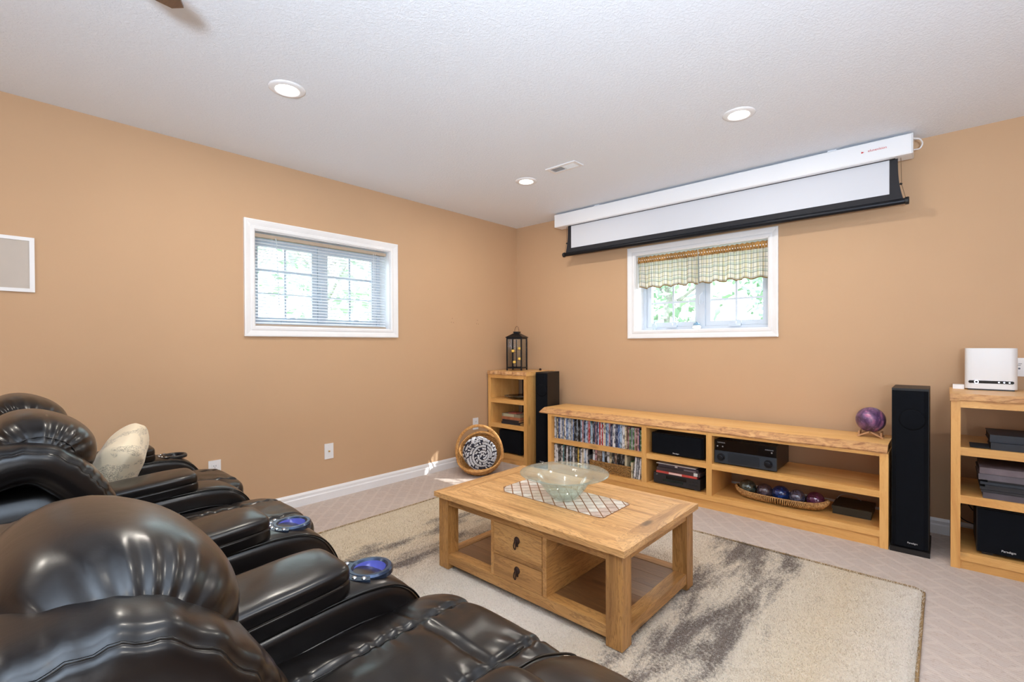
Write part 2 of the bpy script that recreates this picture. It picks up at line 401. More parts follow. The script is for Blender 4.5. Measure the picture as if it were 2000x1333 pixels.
# ------------------------------------------------------------------ windows
def glass_mat():
    m = bpy.data.materials.new('window_glass'); m.use_nodes = True; nt = m.node_tree; nt.nodes.clear()
    o = N(nt, 'ShaderNodeOutputMaterial'); mx = N(nt, 'ShaderNodeMixShader'); tr = N(nt, 'ShaderNodeBsdfTransparent'); gl = N(nt, 'ShaderNodeBsdfGlossy')
    tr.inputs[0].default_value = (.95, .98, 1, 1); gl.inputs['Roughness'].default_value = .02
    lw = N(nt, 'ShaderNodeLayerWeight'); lw.inputs[0].default_value = .25
    nt.links.new(mth(nt, 'MULTIPLY', lw.outputs['Fresnel'], .6), mx.inputs[0])
    nt.links.new(tr.outputs[0], mx.inputs[1]); nt.links.new(gl.outputs[0], mx.inputs[2]); nt.links.new(mx.outputs[0], o.inputs[0]); return m
glassM = glass_mat()
def window(name, Wd, side):
    """side 'L': in wall x=0 ; 'B': in wall y=0. build with local (a, d, z): a along the wall, d depth outwards"""
    a0, a1, z0, z1 = Wd['a0'], Wd['a1'], Wd['z0'], Wd['z1']
    P = (lambda a, d, z: (-d, a, z)) if side == 'L' else (lambda a, d, z: (a, d, z))
    def bb(bm, a_0, a_1, d0, d1, z_0, z_1):
        p = P(a_0, d0, z_0); q = P(a_1, d1, z_1)
        box(bm, min(p[0], q[0]), max(p[0], q[0]), min(p[1], q[1]), max(p[1], q[1]), min(p[2], q[2]), max(p[2], q[2]))
    c = P((a0+a1)/2, 0, z0); root = struct_root(name, c)
    # mitred casing with a stepped profile, each side its own piece
    w = .067
    prof = [(0, 0), (0, .012), (.006, .016), (.020, .016), (.026, .012), (.044, .018), (.060, .022), (.067, .020), (.067, 0)]  # (distance from opening, proud)
    corners = [(a0, z0, -1, -1), (a1, z0, 1, -1), (a1, z1, 1, 1), (a0, z1, -1, 1)]
    for i in range(4):
        A_, C_ = corners[i], corners[(i+1) % 4]; bm = B(); R_ = []
        for (aa, zz, sa, sz) in (A_, C_):
            R_.append([bm.verts.new(P(aa + sa*t, -h, zz + sz*t)) for t, h in prof])
        m_ = len(prof)
        for k in range(m_): bm.faces.new((R_[0][k], R_[0][(k+1) % m_], R_[1][(k+1) % m_], R_[1][k]))
        bm.faces.new(R_[0]); bm.faces.new(R_[1][::-1])
        obj('casing', bm, whiteM, root)
    # jamb liner
    D = .145; t = .006
    for (q0, q1, zz0, zz1) in ((a0, a0+t, z0, z1), (a1-t, a1, z0, z1), (a0+t, a1-t, z1-t, z1)):
        bm = B(); bb(bm, q0, q1, .0, D, zz0, zz1); obj('jamb', bm, whiteM, root)
    bm = B(); bb(bm, a0+t, a1-t, .0, D, z0, z0+t); obj('sill', bm, whiteM, root)
    # fixed vinyl frame
    fw = .032; mid = (a0+a1)/2
    bm = B()
    bb(bm, a0+t, a0+t+fw, D, D+.07, z0, z1); bb(bm, a1-t-fw, a1-t, D, D+.07, z0, z1)
    bb(bm, a0+t+fw, a1-t-fw, D, D+.07, z0, z0+fw); bb(bm, a0+t+fw, a1-t-fw, D, D+.07, z1-fw, z1)
    bb(bm, mid-.022, mid+.022, D-.004, D+.07, z0+fw, z1-fw)
    obj('window_frame', bm, vinylM, root, bevel=.003)
    for (p, q) in ((a0+t+fw, mid-.022), (mid+.022, a1-t-fw)):
        zz0, zz1 = z0+fw, z1-fw; s = .042
        bm = B()
        bb(bm, p+.001, p+s, D+.010, D+.05, zz0+.001, zz1-.001); bb(bm, q-s, q-.001, D+.010, D+.05, zz0+.001, zz1-.001)
        bb(bm, p+s, q-s, D+.010, D+.05, zz0+.001, zz0+s); bb(bm, p+s, q-s, D+.010, D+.05, zz1-s, zz1-.001)
        sash = obj('sash', bm, vinylM, root, bevel=.003)
        bm = B(); bb(bm, p+s-.004, q-s+.004, D+.032, D+.036, zz0+s-.004, zz1-s+.004); obj('pane', bm, glassM, sash)
        m_ = (p+q)/2
        bm = B(); bb(bm, m_-.008, m_+.008, D+.024, D+.031, zz0+s, zz1-s); obj('muntin', bm, vinylM, sash)
        for k in (1, 2):
            zz = zz0+s + (zz1-zz0-2*s)*k/3
            bm = B(); bb(bm, p+s, q-s, D+.0235, D+.0305, zz-.008, zz+.008); obj('muntin', bm, vinylM, sash)
        # crank operator on the sill
        bm = B(); bb(bm, m_-.045, m_+.045, D-.020, D+.008, z0+fw-.006, z0+fw+.016)
        bb(bm, m_-.012, m_+.012, D-.030, D-.006, z0+fw+.010, z0+fw+.034)
        tube(bm, [P(m_, D-.022, z0+fw+.03), P(m_+.02, D-.03, z0+fw+.042), P(m_+.05, D-.03, z0+fw+.036), P(m_+.052, D-.03, z0+fw+.016)], .005)
        obj('crank_handle', bm, vinylM, root, bevel=.002)
    # lock lever on the mullion
    bm = B(); bb(bm, mid-.010, mid+.010, D-.016, D-.004, 1.52, 1.62); tube(bm, [P(mid, D-.012, 1.60), P(mid-.012, D-.034, 1.57), P(mid-.012, D-.036, 1.50)], .006)
    obj('lock_lever', bm, vinylM, root)
    return root
window('window_1', W1, 'L'); window('window_2', W2, 'B')

# ------------------------------------------------------------------ outside: lawn, trees
def mk_leaf(col):
    m, nt, b = nm('leaf'); setp(b, col, .6)
    n = noise_(nt, coords(nt), 3, 3)
    nt.links.new(ramp(nt, [(.3, tuple(x*.75 for x in col)), (.7, col)], n), b.inputs['Base Color']); return m
grassM = varied('lawn_green', (112, 128, 96), .9, .15, 6)
bm = B(); box(bm, -14, 16, .26, 16, .9, 1.13); box(bm, -14, -.26, -14, .26, .9, 1.13)
obj('lawn', bm, grassM, kind='structure')
barkM = varied('bark', (168, 164, 158), .9, .2, 10)
def tree(x, y, h, rad, label, leafm, nleaf=1100):
    t = thing('leafy_tree', label, 'tree', (x, y, 1.13), 0, None)
    bm = B(); tube(bm, [(x, y, 1.0), (x+.05, y, 1.13+h*.3), (x-.04, y+.03, 1.13+h*.65)], lambda s: .11*(1-.6*s))
    for k in range(7):
        a = k*2.4; tube(bm, [(x, y, 1.13+h*(.2+.05*k)), (x+math.cos(a)*rad*.5, y+math.sin(a)*rad*.5, 1.13+h*(.35+.06*k))], lambda s: .04*(1-.7*s), 6)
    obj('trunk', bm, barkM, t)
    bm = B()
    for k in range(nleaf):
        while True:
            p = Vector((random.uniform(-1, 1), random.uniform(-1, 1), random.uniform(-1, 1)))
            if .3 < p.length < 1: break
        c = Vector((x, y, 1.13+h*.55)) + Vector((p.x*rad, p.y*rad, p.z*h*.5))
        s = random.uniform(.05, .12); a = Vector((random.gauss(0, 1), random.gauss(0, 1), random.gauss(0, 1))).normalized(); b_ = a.orthogonal().normalized()
        bm.faces.new([bm.verts.new(c + a*s), bm.verts.new(c + b_*s*.5), bm.verts.new(c - a*s), bm.verts.new(c - b_*s*.5)])
    obj('foliage', bm, leafm, t, kind='stuff')
lf1 = mk_leaf((176, 204, 176)); lf2 = mk_leaf((196, 216, 196))
tree(.2, 3.4, 3.0, 1.3, 'pale green tree seen through the left panes of the window under the screen', lf1)
tree(-3.0, 7.2, 3.6, 1.6, 'hazy tree far outside beyond the corner of the window under the screen', lf2)
tree(1.9, 4.9, 1.9, 1.0, 'low leafy bush tree seen through the right panes under the valance', lf1)
tree(-3.6, -.4, 3.4, 1.3, 'pale tree seen through the blinds of the left wall window', lf2)
tree(-5.4, 3.2, 3.2, 1.2, 'faint tree seen at the right side of the blinds window', lf2)

# ================================================================== CEILING FITTINGS
lampM = plain('lamp_glow', (255, 250, 240), .5, emit=(255, 246, 232), es=14)
def pot(x, y, label, energy=9.5):
    t = thing('recessed_light', label, 'ceiling light', (x, y, H), 0, 'recessed ceiling lights')
    bm = B(); lathe(bm, [(.052, -.001), (.052, -.006), (.060, -.009), (.078, -.006), (.085, -.001), (.085, 0), (.052, 0)], (x, y, H), 48, closed=True); obj('trim_ring', bm, whiteM, t, smooth=True)
    bm = B(); lathe(bm, [(0, -.006), (.03, -.0065), (.052, -.003), (.052, -.001), (0, -.001)], (x, y, H), 40); obj('lamp_lens', bm, lampM, t, smooth=True)
    l = light('down_lamp', 'AREA', (x, y, H-.012), energy, (1, .93, .82), (0, 0, -1), shape='DISK', size=.10)
    return t
pot(1.063, -2.907, 'round recessed ceiling light nearest the left wall and the blinds window')
pot(2.631, -1.111, 'round recessed ceiling light in front of the projector screen, on the right')
pot(1.066, -1.088, 'small far recessed ceiling light near the corner, beside the air vent')
light('down_lamp', 'AREA', (2.7, -2.95, H-.012), 6.5, (1, .93, .82), (0, 0, -1), shape='DISK', size=.10)  # added lamp without a fitting, only there to light the room
for (x, y) in ((1.1, -4.9), (4.3, -2.9), (4.3, -4.9), (2.4, -6.4)):
    light('down_lamp', 'AREA', (x, y, H-.012), 9, (1, .93, .82), (0, 0, -1), shape='DISK', size=.10)  # added unseen lamps, no fittings built, fill light for the rest of the room

# air vent
t = thing('ceiling_vent', 'white louvred air vent in the ceiling near the far recessed light', 'vent', (1.457, -1.125, H))
x0, x1, y0, y1 = 1.33, 1.584, -1.185, -1.072
bm = B(); zt = H; pr = [(-.0, 0)]
for (a, b_, c, d) in ((x0, x1, y0, y0+.022), (x0, x1, y1-.022, y1), (x0, x0+.026, y0+.022, y1-.022), (x1-.026, x1, y0+.022, y1-.022), (1.452, 1.462, y0+.022, y1-.022)):
    box(bm, a, b_, c, d, zt-.007, zt-.0005)
obj('vent_frame', bm, whiteM, t, bevel=.002)
obj('vent_backing', bx(x0+.02, x1-.02, y0+.02, y1-.02, zt-.0015, zt-.0005), plain('vent_dark', (96, 92, 90), .8), t)
n = 18
for k in range(n):
    xx = x0+.030 + (x1-x0-.060)*(k+.5)/n
    if abs(xx-1.457) < .009: continue
    s = -1 if xx < 1.457 else 1
    bm = B(); rotbox(bm, (xx, (y0+y1)/2, zt-.0045), (.0038, (y1-y0)/2-.024, .0006), (Vector((math.cos(.7), 0, s*math.sin(.7))), Vector((0, 1, 0)), Vector((-s*math.sin(.7), 0, math.cos(.7)))))
    obj('louvre', bm, whiteM, t)

# ceiling fan: only a blade tip shows at the top left
bladeM = wood('fan_blade', (110, 82, 62), (92, 66, 50), (66, 46, 36), 'X', 1, .1, .4, .2)
t = thing('ceiling_fan', 'brown ceiling fan, one blade tip at the top edge of the photo', 'fan', (2.02, -4.10, H))
bm = B(); lathe(bm, [(0, 0), (.07, 0), (.06, -.04), (.02, -.05), (.02, -.1), (.11, -.11), (.12, -.16), (.09, -.19), (0, -.2)], (2.02, -4.10, H), 32); obj('motor', bm, metalD, t, smooth=True)
a_0 = math.atan2(.62, -.445)
for k in range(5):
    a = a_0 + k*2*PI/5; d = Vector((math.cos(a), math.sin(a), 0)); e = Vector((-d.y, d.x, .16)).normalized()
    c0 = Vector((2.02, -4.10, H-.14)); bm = B()
    pts = [(.19, -.05), (.40, -.066), (.70, -.062), (.755, -.030), (.762, .02), (.72, .055), (.40, .066), (.19, .05)]
    up = [bm.verts.new(c0 + d*p + e*q + Vector((0, 0, .004))) for p, q in pts]; dn = [bm.verts.new(c0 + d*p + e*q - Vector((0, 0, .004))) for p, q in pts]
    bm.faces.new(up); bm.faces.new(dn[::-1])
    for i in range(len(pts)): bm.faces.new((up[i], dn[i], dn[(i+1) % 8], up[(i+1) % 8]))
    bl = obj('blade', bm, bladeM, t)
    bm = B(); tube(bm, [c0 + d*.09, c0 + d*.24 - Vector((0, 0, .006))], .012, 6, flat=.5); obj('blade_bracket', bm, metalD, bl)

# ================================================================== PROJECTION SCREEN
caseM = plain('screen_case_white', (243, 245, 249), .3, coat=.3)
fabW = plain('screen_matte_white', (214, 217, 225), .8)
fabK = varied('screen_black_mask', (34, 34, 40), .75, .05, 6)
t = thing('projection_screen', 'white projector screen partly lowered over the window, black border and bar', 'screen', (2.0, -.14, 2.30))
bm = B(); prism(bm, [(-.200, 2.312), (-.196, 2.305), (-.180, 2.303), (-.085, 2.303), (-.085, 2.425), (-.196, 2.425), (-.200, 2.420)], .672, 3.330, 'X')
case = obj('case', bm, caseM, t, bevel=.002)
obj('case_slot', bx(.80, 3.25, -.165, -.125, 2.3015, 2.3035), plain('slot_dark', (40, 38, 40), .8), case)
for xx in (.667, 3.331): obj('end_cap', bx(xx, xx+.004, -.199, -.084, 2.3045, 2.424), caseM, case)
for xx in (1.1, 2.9): obj('ceiling_bracket', bx(xx, xx+.05, -.17, -.11, 2.425, H), caseM, case)
# fabric with tab tension curve: sheet with thickness
def sheet(xl, xr, zb, yy, th, curve=0):
    bm = B(); n = 14; F_, Bk = [], []
    for i in range(n+1):
        s = i/n; z = 2.305 + (zb-2.305)*s; c = curve*(s**2.6)
        F_.append((bm.verts.new((xl-c, yy, z)), bm.verts.new((xr+c, yy, z)))); Bk.append((bm.verts.new((xl-c, yy+th, z)), bm.verts.new((xr+c, yy+th, z))))
    for i in range(n):
        bm.faces.new((F_[i][0], F_[i+1][0], F_[i+1][1], F_[i][1])); bm.faces.new((Bk[i][1], Bk[i+1][1], Bk[i+1][0], Bk[i][0]))
        bm.faces.new((F_[i][0], Bk[i][0], Bk[i+1][0], F_[i+1][0])); bm.faces.new((F_[i][1], F_[i+1][1], Bk[i+1][1], Bk[i][1]))
    bm.faces.new((F_[0][0], F_[0][1], Bk[0][1], Bk[0][0])); bm.faces.new((F_[n][0], Bk[n][0], Bk[n][1], F_[n][1]))
    return bm
obj('black_mask', sheet(.790, 3.262, 2.045, -.150, .001, .028), fabK, t)
obj('white_fabric', sheet(.829, 3.221, 2.092, -.1515, .001, .0), fabW, t)
bm = B(); lathe(bm, [(0, 0), (.016, 0), (.018, .01), (.018, 2.56), (.016, 2.57), (0, 2.57)], (.742, -.150, 2.036), 20, axis=(1, 0, 0))
bar = obj('weight_bar', bm, metalD, t); smooth_angle(bar)
for xx in (.736, 3.296):
    bm = B(); lathe(bm, [(0, 0), (.021, 0), (.023, .004), (.023, .016), (.021, .02), (0, .02)], (xx, -.150, 2.036), 20, axis=(1, 0, 0)); obj('bar_end', bm, blackM, bar)
for (xa, xb) in ((.783, .752), (3.270, 3.300)):
    sgn = 1 if xa > 2 else -1
    bm = B(); tube(bm, [(xa+sgn*.006, -.150, 2.303), (xa+sgn*.010, -.150, 2.14), (xb, -.150, 2.05)], .0016, 5); obj('tension_cord', bm, plain('cord', (120, 96, 70), .8), t)
    bm = B(); tube(bm, [(xa+sgn*.002, -.15, 2.147), (xa+sgn*.012, -.15, 2.140)], .006, 8); obj('tension_clip', bm, blackM, t)
text_obj('logo_text', 'elunevision', .021, redM, case, (3.165, -.2005, 2.372), (1, 0, 0), (0, 0, 1), .0003)
bm = B(); prism(bm, [(3.085, 2.364), (3.100, 2.370), (3.085, 2.376)], -.2008, -.2, 'Y'); obj('logo_mark', bm, redM, case)
bm = B(); tube(bm, catmull([(3.334, -.15, 2.405), (3.362, -.13, 2.40), (3.375, -.10, 2.38), (3.362, -.09, 2.355), (3.335, -.12, 2.345)], 6), .004, 6); obj('power_cord', bm, whiteM, t)

# ================================================================== WALL PLATES
def plate(name, label, cat, P, uh, w, h, kind):
    """P centre on wall, uh unit along wall, nrm out of wall"""
    u_ = Vector(uh); up = Vector((0, 0, 1)); nrm = Vector((1, 0, 0)) if abs(u_.y) > .5 else Vector((0, -1, 0))
    P = Vector(P); t = thing(name, label, cat, tuple(P - Vector((0, 0, h/2))))
    bm = B(); rotbox(bm, P + nrm*.003, (w/2, .003, h/2), (u_, nrm, up)); obj('cover_plate', bm, whiteM, t, bevel=.002)
    if kind == 'outlet':
        for s in (-1, 1):
            bm = B(); rotbox(bm, P + nrm*.0068 + up*s*.020, (.017, .0015, .014), (u_, nrm, up)); rc = obj('receptacle', bm, whiteM, t, bevel=.001)
            bm = B()
            for q in (-.006, .006): rotbox(bm, P + nrm*.0084 + up*(s*.020+.003) + u_*q, (.0012, .0003, .0045), (u_, nrm, up))
            rotbox(bm, P + nrm*.0084 + up*(s*.020-.007), (.002, .0003, .002), (u_, nrm, up))
            obj('slots', bm, plain('slot', (50, 46, 44), .7), rc)
    elif kind == 'coax':
        bm = B(); lathe(bm, [(0, .006), (.006, .006), (.006, .014), (.002, .016), (0, .016)], P, 16, axis=nrm); obj('coax_jack', bm, plain('brass', (190, 150, 80), .3, metal=.9), t)
        bm = B(); [lathe(bm, [(0, .006), (.003, .006), (.002, .0075), (0, .0075)], P + up*s*.042, 10, axis=nrm) for s in (-1, 1)]; obj('screw', bm, whiteM, t)
    return t
plate('wall_plate', 'white cable jack plate on the left wall under the blinds window', 'wall plate', (0, -2.170, .364), (0, 1, 0), .070, .116, 'coax')
plate('wall_outlet', 'white double outlet low on the left wall behind the recliner arms', 'outlet', (0, -2.938, .375), (0, 1, 0), .070, .116, 'outlet')
plate('wall_outlet', 'white double outlet low on the left wall beside the corner bookcase', 'outlet', (0, -.635, .380), (0, 1, 0), .070, .116, 'outlet')
t = plate('wall_keypad', 'white keypad plate on the wall behind the white router', 'wall plate', (3.845, 0, 1.030), (1, 0, 0), .135, .104, 'flat')
bm = B(); box(bm, 3.783, 3.795, -.0066, -.006, 1.040, 1.043); box(bm, 3.785, 3.799, -.0066, -.006, 1.048, 1.051); lathe(bm, [(0, .006), (.005, .006), (.005, .0066), (0, .0066)], (3.789, 0, 1.022), 12, axis=(0, -1, 0))
obj('keypad_print', bm, plain('grey_print', (90, 96, 110), .5), t)
# in-wall speaker at the left
t = thing('in_wall_speaker', 'white framed in-wall speaker with grey grille at the left photo edge', 'speaker', (0, -3.90, 1.45))
bm = B()
for (a, b_, c, d) in ((-4.05, -3.747, 1.448, 1.466), (-4.05, -3.747, 1.709, 1.727), (-4.05, -4.032, 1.466, 1.709), (-3.766, -3.747, 1.466, 1.709)): box(bm, 0, .011, a, b_, c, d)
obj('speaker_frame', bm, whiteM, t, bevel=.003)
bm = bx(.0, .007, -4.032, -3.766, 1.466, 1.709); obj('grille', bm, varied('grille_grey', (196, 186, 176), .7, .02, 4, .2, 1500, .0004), t)
# old screw holes in the wall
holeM = plain('screw_hole', (120, 92, 66), .9)
for (y, z0) in ((-.93, 1.40), (-.60, 1.395)):
    bm = B()
    for (dy, dz) in ((0, .02), (-.012, -.015), (.013, -.018)):
        lathe(bm, [(0, .0003), (.0028, .0003), (.0034, .0001)], (0, y+dy, z0+dz), 8, axis=(1, 0, 0))
    o = obj('screw_holes', bm, holeM, loc=(0, y, z0)); tag(o, 'small cluster of old screw holes in the left wall, ' + ('the one nearer the blinds window' if y < -.8 else 'the one nearer the corner'), 'screw holes')

# ================================================================== BLINDS AND VALANCE
slatM = plain('blind_slat', (236, 240, 246), .45)
railM = plain('blind_rail', (176, 158, 140), .5)
t = thing('mini_blind', 'white horizontal slat blind lowered in the left wall window', 'blind', (-.05, -2.155, 1.31))
ya, yb = -2.676, -1.640
obj('head_rail', bx(-.060, -.026, ya, yb, 1.920, 1.944), railM, t, bevel=.002)
nsl = 27; zt_, zb_ = 1.905, 1.330
base = None
for k in range(nsl):
    z = zt_ + (zb_-zt_)*k/(nsl-1)
    if base is None:
        bm = B(); pr = []
        for i in range(5):
            s = -1+i*.5; dx = s*.0118; dz = .0016*(1-s*s) - s*.0050
            pr.append((-.043+dx, z+dz))
        prism(bm, pr + [(p, q-.0006) for p, q in pr[::-1]], ya+.002, yb-.002, 'Y')
        base = obj('slat', bm, slatM, t)
        zbase = z
    else:
        o = base.copy(); COL.objects.link(o); o.parent = t; o.location = (0, 0, z-zbase)
obj('bottom_rail', bx(-.055, -.031, ya, yb, 1.308, 1.320), railM, t, bevel=.002)
for y in (-2.56, -2.155, -1.76):
    bm = B(); tube(bm, [(-.031, y, 1.925), (-.031, y, 1.318)], .0008, 4); tube(bm, [(-.055, y, 1.925), (-.055, y, 1.318)], .0008, 4); obj('ladder_cord', bm, slatM, t)
bm = B(); tube(bm, [(-.022, -2.54, 1.925), (-.018, -2.535, 1.90), (-.018, -2.52, 1.45)], .0028, 6); obj('tilt_wand', bm, plain('clear_wand', (200, 212, 222), .2), t)
bm = B(); tube(bm, [(-.022, -1.76, 1.925), (-.020, -1.755, 1.40), (-.020, -1.70, 1.34)], .0014, 5); tube(bm, [(-.022, -1.745, 1.925), (-.020, -1.74, 1.42)], .0014, 5); obj('pull_cord', bm, slatM, t)

def mk_plaid():
    m, nt, b = nm('plaid_cloth'); setp(b, rough=.85)
    tc = N(nt, 'ShaderNodeTexCoord'); sp = N(nt, 'ShaderNodeSeparateXYZ'); nt.links.new(tc.outputs['UV'], sp.inputs[0])
    def lines(src, freq, w, off=0):
        fr = mth(nt, 'FRACT', mth(nt, 'ADD', mth(nt, 'MULTIPLY', src, freq), off)); return mth(nt, 'LESS_THAN', fr, w)
    c = mixc(nt, .0, (246, 240, 232), (246, 240, 232))
    c = mixc(nt, mth(nt, 'MULTIPLY', lines(sp.outputs[0], 14, .30, .5), .5), c, (226, 214, 170))
    c = mixc(nt, mth(nt, 'MULTIPLY', lines(sp.outputs[1], 14, .30, .5), .35), c, (196, 214, 206))
    c = mixc(nt, mth(nt, 'MULTIPLY', lines(sp.outputs[0], 28, .10), .75), c, (112, 124, 128))
    c = mixc(nt, mth(nt, 'MULTIPLY', lines(sp.outputs[1], 28, .10), .75), c, (112, 124, 128))
    nt.links.new(c, b.inputs['Base Color'])
    # cloth lets daylight through
    tl = N(nt, 'ShaderNodeBsdfTranslucent'); nt.links.new(c, tl.inputs[0]); mx = N(nt, 'ShaderNodeMixShader'); mx.inputs[0].default_value = .6
    out = nt.nodes['Material Output']; nt.links.new(b.outputs[0], mx.inputs[1]); nt.links.new(tl.outputs[0], mx.inputs[2]); nt.links.new(mx.outputs[0], out.inputs[0])
    return m
plaid = mk_plaid()
hdrM = varied('ruffle_brown', (176, 132, 74), .85, .12, 30)
hemM = varied('hem_brown', (150, 124, 84), .85, .08, 30)
def ruffle(bm, x0, x1, z0f, z1f, y, amp, waves, uvl, mi_fn, nz=10, seed=0, thick=.0015, zs=(0, 1)):
    n = int(waves*12); G = []
    for i in range(n+1):
        s = i/n; x = x0 + (x1-x0)*s; col = []
        for j in range(nz+1):
            q = zs[0]+(zs[1]-zs[0])*j/nz; z = z0f(s) + (z1f(s)-z0f(s))*q
            ph = 2*PI*waves*s + 1.3*math.sin(5*s+seed) + .8*math.sin(17*s+seed*2)
            yy = y + amp*(.25+.75*q)*math.sin(ph) * (1+.35*math.sin(9*s+seed))
            col.append((x + .25*amp*q*math.cos(ph), yy, z, s, q))
        G.append(col)
    V = [[bm.verts.new(c[:3]) for c in col] for col in G]
    for i in range(n):
        for j in range(nz):
            fc = bm.faces.new((V[i][j], V[i+1][j], V[i+1][j+1], V[i][j+1])); fc.smooth = True
            fc.material_index = mi_fn(j/nz)
            for lp, (a, b_) in zip(fc.loops, ((i, j), (i+1, j), (i+1, j+1), (i, j+1))):
                lp[uvl].uv = (G[a][b_][3]*(x1-x0)*1.7, (z1f(0)-z0f(0))*G[a][b_][4])
t = thing('curtain_rod', 'thin white rod holding the plaid valance inside the window recess', 'rod', (1.96, .035, 1.93))
bm = B(); tube(bm, [(1.425, .035, 1.918), (2.498, .035, 1.918)], .006, 8); obj('rod', bm, whiteM, t)
for (xa, xb, sd, lab) in ((1.428, 1.965, 1.0, 'left plaid valance panel with brown ruffled header in the window'), (1.972, 2.496, 4.0, 'right plaid valance panel with brown ruffled header in the window')):
    t = thing('valance_panel', lab, 'curtain', ((xa+xb)/2, .035, 1.66), 0, None)
    bm = B(); uvl = bm.loops.layers.uv.new('UVMap')
    ruffle(bm, xa, xb, lambda s: 1.897, lambda s: 1.668 + .008*math.sin(30*s), .035, .017, 8, uvl, lambda q: 1 if q > .95 else 0, 22, sd)
    o = obj('cloth', bm, [plaid, hemM], t)
    md = o.modifiers.new('th', 'SOLIDIFY'); md.thickness = .001
    bm = B(); uvl = bm.loops.layers.uv.new('UVMap')
    ruffle(bm, xa, xb, lambda s: 1.946 + .003*math.sin(90*s), lambda s: 1.893, .030, .011, 26, uvl, lambda q: 0, 6, sd)
    o = obj('ruffled_header', bm, hdrM, t); md = o.modifiers.new('th', 'SOLIDIFY'); md.thickness = .0015
# trinkets on the sill
cerB = plain('blue_ceramic', (110, 150, 180), .2, coat=.5); cerW = plain('white_ceramic', (236, 238, 240), .2, coat=.5)
t = thing('lidded_jar', 'small blue and white jar on the sill under the valance', 'jar', (1.93, .10, 1.293))
bm = B(); lathe(bm, [(0, 0), (.028, 0), (.036, .012), (.036, .022), (.024, .034), (0, .034)], (1.93, .10, 1.293), 24); obj('jar_body', bm, cerW, t, smooth=True)
bm = B(); lathe(bm, [(0, .0345), (.026, .0345), (.028, .042), (.020, .052), (.006, .056), (.006, .062), (0, .064)], (1.93, .10, 1.293), 24); obj('jar_lid', bm, cerB, t, smooth=True)
bm = B(); lathe(bm, [(0, 0), (.018, 0), (.018, .05), (.008, .06), (.008, .075), (0, .075)], (1.55, .11, 1.293), 20); tag(obj('glass_bottle', bm, plain('frosted', (225, 238, 244), .15, trans=.6), smooth=True), 'small clear bottle at the left end of the sill', 'bottle')

# ================================================================== FURNITURE: racks and media bench
def slab(name, x0, x1, yb, yf_top, yf_bot, z0, z1, parent, seed):
    """live edge slab: wavy front with a bark strip"""
    n = 60; bm = B(); rows = []
    for i in range(n+1):
        x = x0 + (x1-x0)*i/n
        w = .012*math.sin(i*.35+seed) + .006*math.sin(i*1.1+seed*2) + .004*(noise.noise(Vector((x*9, seed, 0))))
        m_ = .004*noise.noise(Vector((x*22, seed, 3)))
        rows.append([bm.verts.new(q) for q in ((x, yb, z0), (x, yb, z1), (x, yf_top+w*.8, z1), (x, (yf_top*.55+yf_bot*.45)+w*.6+m_, z1-(z1-z0)*.35), (x, yf_bot+w*.5+m_, z1-(z1-z0)*.8), (x, yf_bot+w*.5+.006, z0))])
    for i in range(n):
        a, b_ = rows[i], rows[i+1]
        for k in range(6):
            fc = bm.faces.new((a[k], a[(k+1) % 6], b_[(k+1) % 6], b_[k])); fc.material_index = 1 if k in (2, 3, 4) else 0
    bm.faces.new(rows[0]); bm.faces.new(rows[-1][::-1])
    o = obj(name, bm, [slabX, edgeM], parent); smooth_angle(o, 50); return o

# ---- media bench
BX0, BX1, BY, BK = .813, 3.243, -.503, -.085
t = thing('media_bench', 'long low pine media bench with live edge slab top under the window', 'media bench', (2.03, -.3, 0))
slab('slab_top', .712, 3.238, -.08, -.440, -.512, .541, .585, t, 1.0)
for (a, b_) in ((.813, .853), (3.203, 3.243)):
    obj('side_panel', bx(a, b_, BY, BK, 0, .541), pineZ, t, bevel=.002)
for (a, b_) in ((1.733, 1.773), (2.228, 2.267)):
    obj('divider', bx(a, b_, BY, BK, .099, .541), pineZ, t, bevel=.002)
for (a, b_) in ((.853, 1.733), (1.773, 2.228), (2.267, 3.203)):
    obj('shelf', bx(a, b_, BY+.001, BK, .287, .325), pineX, t, bevel=.002)
    obj('top_rail', bx(a, b_, BY+.001, BY+.03, .524, .541), pineX, t)
obj('bottom_board', bx(.853, 3.203, BY+.001, BK, .062, .099), pineX, t, bevel=.002)
obj('kick_board', bx(.853, 3.203, BY+.012, BY+.03, 0, .062), pineX, t)

# ---- corner racks
def rack(x0, x1, yf, yb, label, seed, loc):
    t = thing('bookcase', label, 'bookcase', loc)
    w = .037
    slab('slab_top', x0-.006 if seed < 3 else x0-.004, x1+.006, yb+.01, yf-.004, yf-.012, .868, .906, t, seed)
    for (a, b_) in ((x0, x0+w), (x1-w, x1)): obj('side_panel', bx(a, b_, yf, yb, 0, .868), pineZ, t, bevel=.002)
    obj('top_rail', bx(x0+w, x1-w, yf+.001, yf+.03, .835, .868), pineX, t)
    for z in (.630, .382): obj('shelf', bx(x0+w, x1-w, yf+.001, yb, z-.042, z), pineX, t, bevel=.002)
    obj('bottom_board', bx(x0+w, x1-w, yf+.001, yb, .046, .087), pineX, t, bevel=.002)
    obj('kick_board', bx(x0+w, x1-w, yf+.010, yf+.028, 0, .046), pineX, t)
    return t
rack(.022, .538, -.475, -.045, 'narrow pine bookcase in the corner, lantern on top', 2.0, (.28, -.26, 0))
rack(3.502, 4.12, -.544, -.085, 'pine bookcase at the right edge with the white router on top', 5.0, (3.81, -.3, 0))

